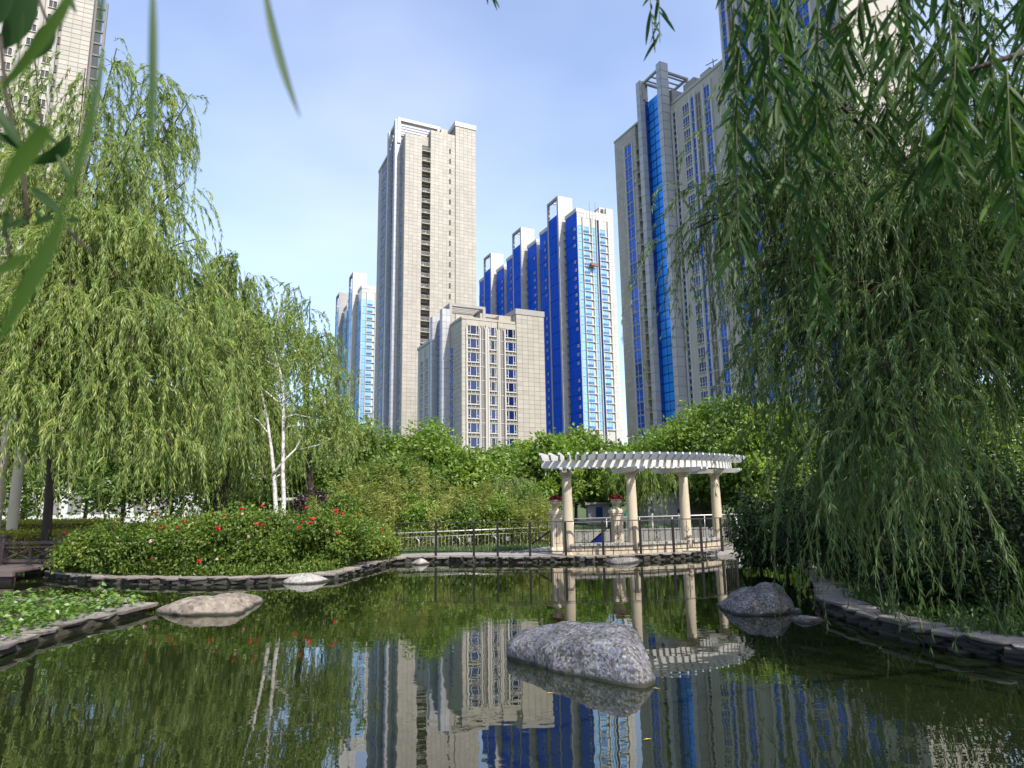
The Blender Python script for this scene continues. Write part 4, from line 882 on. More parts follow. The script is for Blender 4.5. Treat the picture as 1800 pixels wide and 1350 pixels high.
def edging(label, line, ztop=.17, width=.5, side=1, courses=3, step=.5, tilt=.04, th=.055):
    line = [np.array(p[:2], float) for p in line]; t = thing('stone_edging', label, 'edging', (*line[0], 0))
    L = [0.0]
    for a, c in zip(line[:-1], line[1:]): L.append(L[-1] + np.linalg.norm(c - a))
    def pt(s):
        i = min(max(np.searchsorted(L, s) - 1, 0), len(line) - 2); a, c = line[i], line[i + 1]; d = (c - a) / (L[i + 1] - L[i]); return a + d * (s - L[i]), d
    s = 0.0
    while s < L[-1]:
        ln = step * random.uniform(.7, 1.35); p, d = pt(min(s + ln / 2, L[-1] - .01)); nn = np.array([-d[1], d[0]]) * side
        w = width * random.uniform(.85, 1.15); q = p + nn * (w / 2 - .10 + random.uniform(-.03, .03))
        h = th * random.uniform(.8, 1.25)
        ob('cap_stone', random.choice(CAPS), t, Vector((q[0], q[1], ztop - h + random.uniform(-.012, .012))) - t.location, (random.uniform(-tilt, tilt), random.uniform(-tilt, tilt), math.atan2(d[1], d[0]) + random.uniform(-.1, .1)), (ln * 1.04, w, h)); s += ln
    zc = ztop - th * 1.15
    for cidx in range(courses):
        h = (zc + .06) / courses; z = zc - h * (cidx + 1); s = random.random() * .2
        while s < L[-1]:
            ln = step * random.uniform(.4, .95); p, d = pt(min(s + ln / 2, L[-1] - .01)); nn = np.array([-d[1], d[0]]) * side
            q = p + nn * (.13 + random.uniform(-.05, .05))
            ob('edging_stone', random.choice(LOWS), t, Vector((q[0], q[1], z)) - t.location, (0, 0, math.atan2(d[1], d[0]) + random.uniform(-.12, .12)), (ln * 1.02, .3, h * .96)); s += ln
    return t
edging('slate stone edging curving round the rose bed', [(FAR[0][0] - .25, FAR[0][1] + .5)] + FAR[:9], side=1, courses=2, width=.5, step=.55)
edging('slate stone edging below the iron railing of the terrace', FAR[8:] + [FAR[-1] + np.array([.5, 1.4])], side=1, courses=2, width=.42, step=.42, ztop=.19)
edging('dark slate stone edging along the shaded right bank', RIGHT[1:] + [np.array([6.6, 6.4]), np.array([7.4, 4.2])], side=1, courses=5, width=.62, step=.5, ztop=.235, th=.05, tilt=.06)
pl_front = [onz(a, b)[:2] for a, b in ((-160, 1208), (0, 1154), (60, 1132), (130, 1110), (200, 1092), (250, 1078))]
pl_back = [onz(a, b)[:2] for a, b in ((246, 1070), (180, 1068), (110, 1066), (0, 1066), (-200, 1068))]
edging('slate stone edging on the open side of the vine bed', pl_front, side=1, courses=2, width=.55, step=.6, ztop=.16)
edging('slate stone edging behind the leafy vine bed', pl_back, side=1, courses=2, width=.4, step=.55, ztop=.17)
poly = [p for p in pl_front] + [p for p in pl_back]; b = MB(); n = len(poly); b.add([(x, y, .06) for x, y in poly] + [(x, y, -.5) for x, y in poly], [tuple(range(n))] + [(i, i + n, (i + 1) % n + n, (i + 1) % n) for i in range(n)])
tag(ob('planting_bed', b.mesh('planting_bed', M['soil'])), kind='structure')

# ------------------------------------------------------------------ foliage helpers
def sample_poly(poly, n):
    poly = np.array(poly); lo, hi = poly.min(0), poly.max(0); out = []
    while len(out) < n:
        q = lo + (hi - lo) * RNG.random((n * 2, 2)); q = q[inside(q[:, 0], q[:, 1], poly)]; out.extend(q.tolist())
    return np.array(out[:n])
def limb_tube(b, pts, r0, r1, n=7):
    k = len(pts); b.tube(pts, [r0 + (r1 - r0) * (i / (k - 1)) ** .8 for i in range(k)], n)
def bez(p0, p1, p2, n=9):
    p0, p1, p2 = map(lambda q: np.array(q, float), (p0, p1, p2)); t = np.linspace(0, 1, n)[:, None]
    return (1 - t) ** 2 * p0 + 2 * t * (1 - t) * p1 + t ** 2 * p2
def strands(base, S, O, reach, L, nleaf, ll, lw, mat_, zmin=0.25, sway=.12, ang=.55, rbias=0.0, twig=.007):
    """hanging willow twigs: S starts, O outward dirs -> (leaf mesh, twig mesh)"""
    N = len(S); ph = RNG.random((N, 2)) * 6.28; fq = 1.2 + RNG.random((N, 1)) * 1.3
    L = np.minimum(L, np.maximum(S[:, 2] - zmin, .15)); curl = RNG.normal(size=(N, 2)) * .10
    def pos(t):                                         # t (N,K)
        p = S[:, None, :] + O[:, None, :] * (reach[:, None] * (1 - (1 - t) ** 2))[..., None]
        p = p.copy(); p[..., 2] += .18 * reach[:, None] * np.sin(np.minimum(t * 2.2, 3.14)) - L[:, None] * t ** 1.45
        p[..., 0] += sway * t * np.sin(t * 6.28 * fq / 2 + ph[:, :1]) + curl[:, :1] * t * L[:, None]; p[..., 1] += sway * t * np.sin(t * 6.28 * fq / 2 + ph[:, 1:]) + curl[:, 1:] * t * L[:, None]
        return p
    t = np.sort(RNG.random((N, nleaf)) ** .9, axis=1) * .97 + .03
    P = pos(t); T = nrm(pos(np.minimum(t + .02, 1.02)) - P)
    rp = nrm(np.cross(T, RNG.normal(size=T.shape)))
    D = T * math.cos(ang) + rp * math.sin(ang) * RNG.uniform(.4, 1.3, size=T.shape[:2])[..., None] + np.array([0, 0, -.25])
    sz = RNG.uniform(.65, 1.2, size=(N, nleaf)) * (1 - .35 * t ** 3)
    rs = np.clip(.45 + RNG.normal(size=(N, 1)) * .16 + RNG.normal(size=(N, nleaf)) * .17 + rbias, 0, 1)
    lm = leaf_mesh('leaves', P.reshape(-1, 3), D.reshape(-1, 3), (ll * sz).ravel(), (lw * sz).ravel(), rs.ravel(), mat_, base)
    K = 7; tt = np.broadcast_to(np.linspace(0, 1, K), (N, K)); C = pos(tt); sd = nrm(RNG.normal(size=(N, 1, 3)) * np.array([1, 1, .1])) * twig
    V = np.stack([C - sd, C + sd], 2).reshape(-1, 3); i0 = (np.arange(N)[:, None] * K + np.arange(K - 1)[None]).ravel() * 2
    q = np.stack([i0, i0 + 1, i0 + 3, i0 + 2], 1)
    tm = arr_mesh('twigs', V, M['twig'], q, np.zeros(len(V)), base)
    return lm, tm
def willow(name, label, trunk, r0, limbs, nper, Lr, rr, nleaf, ll, lw, mat_, group=None, zmin=.3, bark='bark', sway=.12, t0=.3, rbias=0, start=None, twig=.007):
    base = np.array(trunk[0], float); t = thing(name, label, 'tree', base, 0, group)
    b = MB(); limb_tube(b, trunk, r0, r0 * .55, 10); part(t, 'trunk', b, M[bark], True)
    S, O = [], []; lb = MB(); top = np.array(trunk[-1], float)
    for e in limbs:
        e = np.array(e, float); s0 = np.array(trunk[random.choice([len(trunk) - 1, len(trunk) - 2])], float) if start is None else np.array(start, float)
        midp = (s0 + e) / 2 + np.array([0, 0, .22 * np.linalg.norm(e[:2] - s0[:2]) + .2]); c = bez(s0, midp, e, 10)
        limb_tube(lb, c, r0 * .28, .018, 6)
        tt = t0 + (1 - t0) * RNG.random(nper) ** .75; f = tt * 9; i = np.minimum(f.astype(int), 8); fr_ = (f - i)[:, None]
        p = c[i] * (1 - fr_) + c[i + 1] * fr_ + RNG.normal(size=(nper, 3)) * np.array([.28, .28, .16])
        hd = nrm((e - s0) * np.array([1, 1, 0]) + 1e-6); o = nrm(hd * .8 + RNG.normal(size=(nper, 3)) * np.array([.7, .7, .15]))
        S.append(p); O.append(o)
        # short side sticks carrying the twigs
        for k in range(0, nper, 6): lb.tube([c[i[k]], (c[i[k]] + p[k]) / 2 + np.array([0, 0, .03]), p[k]], [.014, .010, .006], 4)
    part(t, 'limbs', lb, M[bark], True)
    S, O = np.concatenate(S), np.concatenate(O); N = len(S)
    lm, tm = strands(base, S, O, RNG.uniform(*rr, N), RNG.uniform(*Lr, N), nleaf, ll, lw, mat_, zmin, sway, rbias=rbias, twig=twig)
    ob('crown', lm, t); ob('twigs', tm, t); return t
def crown_pts(clumps, nper, sig):
    C = np.repeat(clumps, nper, 0); return C + RNG.normal(size=C.shape) * sig
def broad_tree(name, label, base, h, rad, mat_, nclump=40, nper=260, ll=.22, lw=.13, z0=.25, group=None, bark='bark_grey', trunk_r=.12, cat='tree', jag=1.0, rbias=0):
    base = np.array(base, float); t = thing(name, label, cat, base, 0, group)
    zc, rz = h * (1 + z0) / 2, h * (1 - z0) / 2
    d = nrm(RNG.normal(size=(nclump, 3))); rad_f = RNG.uniform(.35, 1, size=(nclump, 1)) ** .6
    cl = base + np.array([0, 0, zc]) + d * rad_f * np.array([rad, rad, rz]) * RNG.uniform(.8, 1.08, size=(nclump, 1))
    b = MB(); tp = [base + np.array([0, 0, -.1]), base + np.array([.04, 0, h * .3]), base + np.array([-.05, .05, h * .6]), base + np.array([.02, 0, h * .88])]
    limb_tube(b, tp, trunk_r, .02, 8); part(t, 'trunk', b, M[bark], True)
    lb = MB()
    for k in range(0, nclump, 2):
        s0 = base + np.array([0, 0, h * random.uniform(.25, .6)]); limb_tube(lb, bez(s0, (s0 + cl[k]) / 2 + np.array([0, 0, .15 * h]), cl[k], 6), trunk_r * .35, .008, 5)
    part(t, 'limbs', lb, M[bark], True)
    sig = rad * RNG.uniform(.13, .24, size=(nclump, 1)) * np.array([[1, 1, .75]]) * jag
    P = np.repeat(cl, nper, 0) + RNG.normal(size=(nclump * nper, 3)) * np.repeat(sig, nper, 0)
    P[:, 2] = np.maximum(P[:, 2], base[2] + .08)
    D = nrm(P - np.repeat(cl, nper, 0)) * .5 + RNG.normal(size=P.shape) * .6 + np.array([0, 0, -.1])
    rs = np.clip(np.repeat(.45 + RNG.normal(size=nclump) * .13, nper) + RNG.normal(size=len(P)) * .17 + rbias, 0, 1)
    sz = RNG.uniform(.6, 1.25, len(P))
    ob('crown', leaf_mesh('crown', P, D, ll * sz, lw * sz, rs, mat_, base), t); return t

# ------------------------------------------------------------------ willows
A3d = lambda L: [at(*q) for q in L]
wl_tr = [at(84, 930, 21) * np.array([1, 1, 0]) + np.array([0, 0, .05]), at(86, 880, 21), at(92, 760, 21.3), at(100, 620, 21.2), at(120, 440, 21)]
willow('willow_tree', 'big sunlit weeping willow behind the wooden bridge', wl_tr, .15,
       A3d([(60, 720, 24), (160, 700, 24), (260, 690, 24), (340, 720, 24), (30, 620, 24), (130, 600, 24.5), (230, 560, 24), (320, 590, 24), (110, 500, 24), (30, 470, 24), (300, 780, 17.6), (200, 760, 17.4), (100, 770, 17.4), (0, 760, 17.6), (390, 740, 18.6), (140, 640, 21), (250, 620, 21), (60, 500, 21), (180, 480, 21), (205, 85, 21), (150, 120, 22), (60, 90, 21), (285, 130, 20.5), (290, 215, 20), (325, 320, 19.5), (240, 230, 19), (120, 230, 19), (30, 260, 19), (345, 420, 19), (270, 400, 18), (170, 380, 18), (70, 420, 18), (395, 540, 19.5), (330, 540, 17.8), (230, 540, 17.2), (120, 550, 17.2), (20, 560, 17.5), (420, 630, 19), (350, 660, 18), (260, 680, 17.3), (150, 690, 17.3), (50, 690, 17.5), (-60, 300, 19), (-80, 500, 18), (-60, 680, 18), (210, 320, 22.5), (100, 330, 23), (300, 460, 22.5), (200, 600, 23), (100, 690, 23), (350, 640, 22), (10, 130, 20), (330, 180, 21.5)]),
       84, (.8, 2.6), (.25, 1.0), 52, .23, .036, LW, zmin=1.7, rbias=.05, sway=.1, twig=.007)
w2_tr = [at(392, 930, 27) * np.array([1, 1, 0]) + np.array([0, 0, .1]), at(390, 880, 27), at(398, 780, 27), at(402, 640, 27), at(400, 520, 27)]
willow('willow_tree', 'slender willow with a narrow pointed top behind the rose bed', w2_tr, .26,
       A3d([(400, 445, 27), (378, 480, 27), (435, 480, 27), (448, 540, 26.5), (355, 520, 27), (420, 560, 26), (370, 600, 26), (460, 640, 26), (430, 700, 25.5), (385, 740, 25.5), (470, 720, 25.5), (340, 700, 26), (500, 760, 26), (430, 780, 25), (360, 790, 25.5), (300, 760, 26.5)]),
       90, (1.3, 3.2), (.2, .9), 46, .26, .046, LW, zmin=1.5, rbias=-.06, twig=.008)
w3_tr = [at(548, 925, 30) * np.array([1, 1, 0]) + np.array([0, 0, .1]), at(545, 850, 30), at(540, 740, 30), at(535, 620, 30)]
willow('willow_tree', 'airy willow rising behind the white birch stems', w3_tr, .2,
       A3d([(515, 505, 30), (545, 520, 30), (578, 590, 30), (590, 650, 29.5), (596, 710, 29), (480, 560, 30), (540, 590, 29), (500, 640, 29), (560, 680, 28.5), (520, 720, 28.5), (470, 680, 29), (610, 740, 29)]),
       40, (1.0, 2.4), (.3, 1.0), 34, .25, .044, LW, zmin=1.8, rbias=-.04, twig=.008)
rt = [np.array([9.9, 11.8, .45]), np.array([9.7, 11.6, 2.2]), np.array([9.2, 11.3, 3.8]), np.array([8.6, 11.0, 5.2]), np.array([7.9, 10.7, 6.6])]
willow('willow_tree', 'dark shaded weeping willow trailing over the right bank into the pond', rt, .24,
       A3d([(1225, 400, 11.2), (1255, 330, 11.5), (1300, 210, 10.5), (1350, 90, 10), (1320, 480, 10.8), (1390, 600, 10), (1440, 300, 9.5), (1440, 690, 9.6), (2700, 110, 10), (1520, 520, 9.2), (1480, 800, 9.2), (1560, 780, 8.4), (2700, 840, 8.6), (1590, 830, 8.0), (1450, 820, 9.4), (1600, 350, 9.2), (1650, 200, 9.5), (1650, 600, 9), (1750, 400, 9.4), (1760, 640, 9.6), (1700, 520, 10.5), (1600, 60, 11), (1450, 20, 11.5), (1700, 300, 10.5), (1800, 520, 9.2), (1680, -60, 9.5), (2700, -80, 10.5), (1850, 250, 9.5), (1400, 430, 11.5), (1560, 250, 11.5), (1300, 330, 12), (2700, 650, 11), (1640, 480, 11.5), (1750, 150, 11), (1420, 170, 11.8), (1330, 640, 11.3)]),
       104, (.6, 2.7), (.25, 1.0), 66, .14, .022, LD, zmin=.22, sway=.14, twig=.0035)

# ------------------------------------------------------------------ white birch with twin stems
bc = at(492, 925, 20.6); bc[2] = .1
bt = thing('birch_tree', 'white barked twin stemmed birch growing among the roses', 'tree', bc)
Yb = 20.6
def stem(pxs, r, n=9): 
    b = MB(); pts = [at(x, y, Yb + (q[0] if q else 0)) for x, y, *q in pxs]; pts = [pts[0] * np.array([1, 1, 0]) + np.array([0, 0, .08])] + pts
    b.tube(pts, [r[0] + (r[1] - r[0]) * k / (len(pts) - 1) for k in range(len(pts))], n); return b
part(bt, 'trunk', stem([(496, 925), (499, 880), (497, 830), (498, 760), (498, 700), (494, 660), (486, 630), (478, 600), (490, 545)], (.085, .012)), M['birch'], True)
part(bt, 'trunk', stem([(486, 930), (484, 880), (481, 830), (477, 790), (470, 740), (462, 700), (452, 660), (447, 630)], (.088, .012)), M['birch'], True)
for pxs, r in (([(481, 832), (497, 812), (519, 790), (530, 770), (552, 755), (575, 738)], (.06, .012)), ([(470, 760), (455, 740), (430, 725), (395, 715)], (.04, .008)), ([(498, 715), (470, 690), (440, 670), (415, 655)], (.04, .008)), ([(499, 735), (520, 728), (560, 738), (590, 742)], (.035, .006)), ([(499, 752), (520, 748), (548, 750)], (.03, .006)), ([(498, 705), (515, 690), (530, 660), (560, 640)], (.03, .006)), ([(490, 645), (470, 635), (440, 622)], (.03, .006)), ([(528, 790), (560, 782), (590, 768)], (.025, .006)), ([(484, 840), (495, 832)], (.03, .02))):
    b = MB(); pts = [at(x, y, Yb - .1 + .15 * k) for k, (x, y) in enumerate(pxs)]; b.tube(pts, [.7 * (r[0] + (r[1] - r[0]) * k / (len(pts) - 1)) for k in range(len(pts))], 7); part(bt, 'branch', b, M['birch'], True)
ends = A3d([(490, 545, 20.6), (470, 590, 20.8), (520, 570, 20.9), (447, 630, 20.7), (560, 640, 20.9), (585, 690, 21), (575, 738, 21), (590, 742, 21), (415, 655, 20.6), (440, 622, 20.6), (530, 610, 20.9), (545, 690, 20.9), (600, 720, 21), (460, 560, 20.8), (590, 770, 21), (510, 630, 20.8), (480, 660, 20.5), (610, 760, 21)])
Sb = np.concatenate([e + RNG.normal(size=(26, 3)) * np.array([.45, .4, .35]) for e in ends]); Ob = nrm(RNG.normal(size=Sb.shape) * np.array([1, 1, .3]))
lm, tm = strands(bc, Sb, Ob, RNG.uniform(.15, .5, len(Sb)), RNG.uniform(.4, 1.2, len(Sb)), 24, .13, .05, LW, 1.5, .06, .9, 0.0, .006); ob('crown', lm, bt); ob('twigs', tm, bt)

# ------------------------------------------------------------------ trees beyond the pond
def gp_(px, Y): p = at(px, 900, Y); return np.array([p[0], p[1], hz(p[0], p[1]) - .02])
trees = [(604, 735, 44, 120, LB2, 'grey green spreading tree just right of the birch'), (662, 752, 40, 100, LB2, 'dark green round tree below the pale far tower'), (752, 748, 38, 130, LB, 'layered bright tree in front of the beige apartment block'),
         (703, 800, 35, 120, LB2, 'lower dark tree behind the bamboo below the tall tower'), (826, 790, 37, 110, LB, 'bushy green tree below the navy windows'), (880, 784, 42, 90, LB2, 'dark rounded tree left of the pergola'), (925, 778, 45, 90, LB, 'tree with pale tips below the blank tiled wall'),
         (968, 762, 42, 80, LB, 'upright leafy tree below the deep blue towers'), (1012, 752, 46, 90, LB, 'tall leafy tree rising behind the pergola roof'), (1066, 766, 48, 90, LB2, 'round green tree below the pale tower end wall'), (1120, 766, 44, 100, LB, 'green tree behind the middle of the pergola'),
         (1180, 742, 40, 110, LB, 'bright green tree under the blue glass shaft'), (1238, 714, 38, 120, LB, 'tall bright tree behind the last pergola column'), (1296, 704, 36, 120, LB2, 'full green tree right of the pergola'), (1352, 712, 33, 120, LB, 'leafy tree showing below the trailing willow'),
         (1420, 690, 36, 130, LB2, 'dark tree behind the trailing willow curtain'), (1510, 700, 34, 150, LB2, 'dense tree deep behind the right willow'), (1620, 680, 33, 160, LB2, 'broad tree in the shade of the right willow'), (1740, 660, 33, 180, LB2, 'wide dark tree at the far right behind the willow'),
         (470, 730, 40, 150, LB2, 'low dark tree behind the birch stems'), (300, 690, 42, 170, LB2, 'dark tree far behind the big left willow'), (150, 670, 44, 170, LB2, 'distant tree by the low white building'), (560, 800, 34, 100, LB2, 'small dense tree behind the purple shrub'), (40, 650, 38, 210, LB2, 'full green tree behind the cream columned pergola'), (215, 665, 36, 190, LB2, 'broad green tree behind the hanging left willow'), (-110, 640, 36, 220, LB2, 'tall green tree beyond the bridge'), (390, 690, 36, 180, LB2, 'shady green tree behind the slender willow trunk')]
for px, ty, Y, w, m, lab in trees:
    g = gp_(px, Y); h = at(px, ty, Y)[2] - g[2]; rad = w / 2 * Y / FPX * 1.12
    broad_tree('broadleaf_tree', lab, g, h, rad, m, 46, 210, .30 if Y > 40 else .26, .19 if Y > 40 else .16, .14, 'trees beyond the pond', trunk_r=.13)
for px, ty, Y, w, lab in ((902, 838, 31, 80, 'small pale willow left of the pergola'), (1122, 795, 33, 150, 'green weeping willow seen through the pergola columns'), (1200, 735, 43, 120, 'tall pale willow top above the pergola roof')):
    g = gp_(px, Y); top = at(px, ty, Y); r_ = w / 2 * Y / FPX
    tr_ = [g, g + (top - g) * .4, g + (top - g) * .7]; lim = [top + np.array([r_ * .75 * math.cos(a) * q, r_ * .75 * math.sin(a) * q, -.35 * q]) for a in np.linspace(0, 5.6, 7) for q in (.5, 1)]
    willow('willow_tree', lab, tr_, .10, lim, 22, (.8, 1.9), (.15, .5), 24, .26, .05, LW if px != 1122 else LB, 'small willows beyond the pond', zmin=.35, rbias=-.12, twig=.01)
# purple shrub and bamboo
broad_tree('shrub', 'dark purple leaved shrub behind the birch stems', gp_(548, 29), 2.3, 1.0, LP, 26, 200, .12, .09, .05, cat='shrub', trunk_r=.05)
random.seed(5)
bpx = [(592, 835), (625, 815), (655, 840), (690, 808), (722, 830), (760, 815), (795, 840), (828, 850), (858, 838), (890, 866), (925, 868), (955, 875), (640, 868), (708, 862), (780, 865), (850, 872), (580, 868)]
adj = ['yellow green bamboo clump beside the rose bed end', 'tallest feathery bamboo clump right of the birch']
for i, (px, ty) in enumerate(bpx):
    Y = 27.6 + (i % 4) * .7 if ty < 855 else 26.9; g = gp_(px, Y); h = at(px, ty, Y)[2] - g[2]
    t = thing('bamboo_clump', 'feathery yellow green bamboo clump behind the steel railing', 'bamboo', g, 0, 'bamboo clumps behind the steel railing')
    b = MB(); S = []
    for k in range(11):
        o = RNG.normal(size=2) * .42; hh = h * random.uniform(.7, 1.0); tip = g + np.array([o[0] * 1.5, o[1] * 1.5, hh]); c = bez(g + np.array([o[0], o[1], 0]), g + np.array([o[0], o[1], hh * .6]), tip, 7)
        b.tube(c, [.013 - .0017 * q for q in range(7)], 4); S.append(c)
    part(t, 'stems', b, M['twig'], True)
    P = []
    for c in S:
        tt = RNG.random(150) ** .75; f = tt * 6; ii = np.minimum(f.astype(int), 5); fr_ = (f - ii)[:, None]; q = c[ii] * (1 - fr_) + c[ii + 1] * fr_; w_ = (.30 * (1.1 - tt))[:, None]
        P.append(q + RNG.normal(size=q.shape) * np.array([1, 1, .6]) * w_)
    P = np.concatenate(P); N = len(P); D = RNG.normal(size=(N, 3)) * np.array([.8, .8, .5]) + np.array([0, 0, .25])
    ob('foliage', leaf_mesh('foliage', P, D, RNG.uniform(.12, .24, N), RNG.uniform(.025, .045, N), np.clip(RNG.normal(size=N) * .22 + .45 + random.uniform(-.3, .25), 0, 1), LBY, g), t)
for px, ty, Y, rad, m, lab in ((612, 862, 26.6, .9, LB2, 'round green shrub between the rose bed and the bamboo'), (735, 868, 26.8, .8, LB, 'light green shrub in front of the bamboo'), (812, 872, 27.0, .9, LB2, 'dark green shrub among the bamboo stems'), (872, 868, 27.2, 1.0, LB, 'rounded pale shrub near the black stair rail'), (938, 850, 28.5, 1.1, LB2, 'tall green shrub left of the stone pedestal')):
    g = gp_(px, Y); broad_tree('shrub', lab, g, at(px, ty, Y)[2] - g[2], rad, m, 30, 170, .13, .09, .03, 'shrubs among the bamboo', 'bark_grey', .04, 'shrub')
# low undergrowth behind steel railing and around the lawn edge
def cover(name, poly, n, ll, lw, hmax, mat_, label=None, up=.8, rb=0.0):
    q = sample_poly(poly, n); z = terrain(q[:, 0], q[:, 1]); P = np.column_stack([q, z + RNG.random(n) ** 1.4 * hmax])
    D = RNG.normal(size=(n, 3)) * .6 + np.array([0, 0, up]); o = ob(name, leaf_mesh(name, P, D, RNG.uniform(.6, 1.2, n) * ll, RNG.uniform(.6, 1.2, n) * lw, np.clip(RNG.normal(size=n) * .2 + .45 + rb, 0, 1), mat_)); return tag(o, label, None, None, 'stuff')
cover('undergrowth', [(-5.8, 25.3), (-4.6, 25.45), (1.7, 26.85), (2.2, 31.5), (-9, 30)], 30000, .15, .05, .75, LBY, rb=-.1)
cover('grass', [(-5.0, 23.5), (.2, 24.2), (1.7, 26.5), (-4.7, 25.1)], 6000, .13, .02, .10, LG, up=1.4, rb=.2)
cover('grass', [(3, 30.5), (16, 31.5), (24, 33), (24, 37), (2, 37)], 22000, .22, .03, .25, LG, up=1.4, rb=.25)
cover('grass', [(-22, 20.7), (-15, 20.7), (-12, 26), (-22, 26)], 9000, .16, .025, .15, LG, up=1.4)

# ------------------------------------------------------------------ hedges on the left
def hedge(label, x0, x1, y0, y1, h, group='clipped hedges behind the bridge'):
    g = np.array([(x0 + x1) / 2, (y0 + y1) / 2, .08]); t = thing('hedge', label, 'hedge', g, 0, group)
    b = MB(); b.box(x0 + .08, x1 - .08, y0 + .08, y1 - .08, .05, h - .08); part(t, 'branches', b, M['soil'])
    A = [((x1 - x0) * (y1 - y0), 't'), ((x1 - x0) * h, 'f'), ((y1 - y0) * h, 'r')]; P, D = [], []
    for a, s_ in A:
        n = int(a * 900); u, v, w = RNG.random(n), RNG.random(n), RNG.normal(size=n) * .05
        if s_ == 't': P.append(np.column_stack([x0 + (x1 - x0) * u, y0 + (y1 - y0) * v, h + w])); D.append(np.tile([0, 0, 1.0], (n, 1)))
        elif s_ == 'f': P.append(np.column_stack([x0 + (x1 - x0) * u, y0 + w, h * v])); D.append(np.tile([0, -1.0, .3], (n, 1)))
        else: P.append(np.column_stack([x1 + w, y0 + (y1 - y0) * u, h * v])); D.append(np.tile([1.0, 0, .3], (n, 1)))
    P, D = np.concatenate(P), np.concatenate(D); n = len(P)
    ob('foliage', leaf_mesh('foliage', P, D + RNG.normal(size=P.shape) * .6, RNG.uniform(.05, .09, n), RNG.uniform(.03, .05, n), np.clip(RNG.normal(size=n) * .2 + .55, 0, 1), LH, g), t)
xl = lambda px, Y: at(px, 900, Y)[0]
hedge('bright yellow clipped hedge right behind the bridge railing', xl(-120, 23), xl(60, 23), 22.6, 23.6, 1.05)
hedge('long yellow green clipped hedge around the willow trunk', xl(45, 25), xl(190, 25), 25.4, 26.1, .95)
hedge('back row of yellow green hedge beyond the willow trunk', xl(-60, 30), xl(190, 30), 29.5, 31, 1.25)

# ------------------------------------------------------------------ roses
rose_b = MB()
for ring, (r0, tilt, n) in enumerate(((.020, 1.35, 4), (.034, 1.0, 5), (.046, .55, 6))):
    for k in range(n):
        a = 2 * math.pi * (k + .5 * ring) / n; ca, sa = math.cos(a), math.sin(a); h = .045 * math.sin(tilt) + .012
        w = r0 * .75; tx, ty = -sa, ca
        rose_b.add([(ca * .008, sa * .008, 0), (ca * r0 * .8 + tx * w, sa * r0 * .8 + ty * w, h * .7), (ca * (r0 + .012 * math.cos(tilt)), sa * (r0 + .012 * math.cos(tilt)), h), (ca * r0 * .8 - tx * w, sa * r0 * .8 - ty * w, h * .7)], [(0, 1, 2, 3)])
ROSE = {k: rose_b.mesh('rose', M[k]) for k in ('red_petal', 'pink_petal')}
fx = [p[0] for p in far_px[:9]]; fyd = [p[1] for p in FAR[:9]]
bushes = [(148, 950, .62), (180, 936, .85), (225, 925, 1.0), (290, 912, 1.1), (355, 905, 1.1), (420, 898, 1.1), (480, 905, 1.0), (540, 905, 1.05), (600, 908, 1.05), (648, 925, .85)]
roses = [(273, 906), (321, 917), (275, 929), (289, 928), (311, 929), (380, 930), (393, 907), (111, 938), (132, 962), (268, 984), (348, 988), (347, 955), (424, 895), (382, 930), (452, 922), (463, 923), (532, 919), (526, 929), (546, 921), (551, 914), (590, 900), (600, 903), (630, 905), (594, 937), (633, 938), (639, 942), (647, 929), (649, 938), (673, 933), (462, 890), (538, 894)]
pinks = [(267, 953), (381, 985), (427, 905), (435, 945), (205, 958), (180, 950)]
blist = []
hw = ['at the bridge end of the bed', 'second from the bridge end', 'third from the bridge end', 'under the willow curtain', 'behind the tan boulder', 'left of the birch stems', 'around the birch stems', 'right of the birch stems', 'before the yellow bamboo', 'at the railing end of the bed']
for i, (px, ty, rad) in enumerate(bushes):
    Y = float(np.interp(px, fx, fyd)) + .75 + rad * .75; g = at(px, 950, Y); g[2] = .08; h = at(px, ty, Y)[2] - .08
    t = broad_tree('rose_bush', 'leafy rose bush ' + hw[i], g, h * random.uniform(.98, 1.06), rad * 1.05, LR, 58, 150, .10, .07, .02, 'rose bushes in the pond bed', 'twig', .03, 'bush', .85, random.uniform(-.1, .14)); blist.append((px, t, Y, rad))
    sb_m = MB(); LPs, LDs = [], []
    for k in range(14):                                  # loose young shoots above the bush
        a = random.random() * 6.28; rr_ = rad * random.uniform(.1, .95); p0 = g + np.array([rr_ * math.cos(a), rr_ * math.sin(a), h * random.uniform(.6, .8) * (1 - .3 * (rr_ / rad) ** 2)]); p2 = p0 + np.array([random.uniform(-.25, .25), random.uniform(-.2, .2), random.uniform(.3, .75)])
        c = bez(p0, (p0 + p2) / 2 + np.array([0, 0, .1]), p2, 6); sb_m.tube(c, [.006, .006, .005, .005, .004, .003], 4)
        q = c[RNG.integers(1, 6, 22)] + RNG.normal(size=(22, 3)) * .06; LPs.append(q); LDs.append(RNG.normal(size=(22, 3)) + np.array([0, 0, .2]))
    part(t, 'shoots', sb_m, M['twig']); LPs, LDs = np.concatenate(LPs), np.concatenate(LDs)
    ob('shoot_leaves', leaf_mesh('shoot_leaves', LPs, LDs, RNG.uniform(.06, .11, len(LPs)), RNG.uniform(.04, .07, len(LPs)), np.clip(RNG.normal(size=len(LPs)) * .2 + .62, 0, 1), LR, g), t)
for lst, key in ((roses, 'red_petal'), (pinks, 'pink_petal')):
    for x, y in lst:
        px, t, Y, rad = min(blist, key=lambda q: abs(q[0] - x)); p = at(x, y, Y - rad * 1.08)
        ob('rose', ROSE[key], t, Vector(p) - t.location, (random.uniform(.5, 1.2), random.uniform(-.4, .4), random.random() * 6), [random.uniform(.8, 1.25)] * 3)
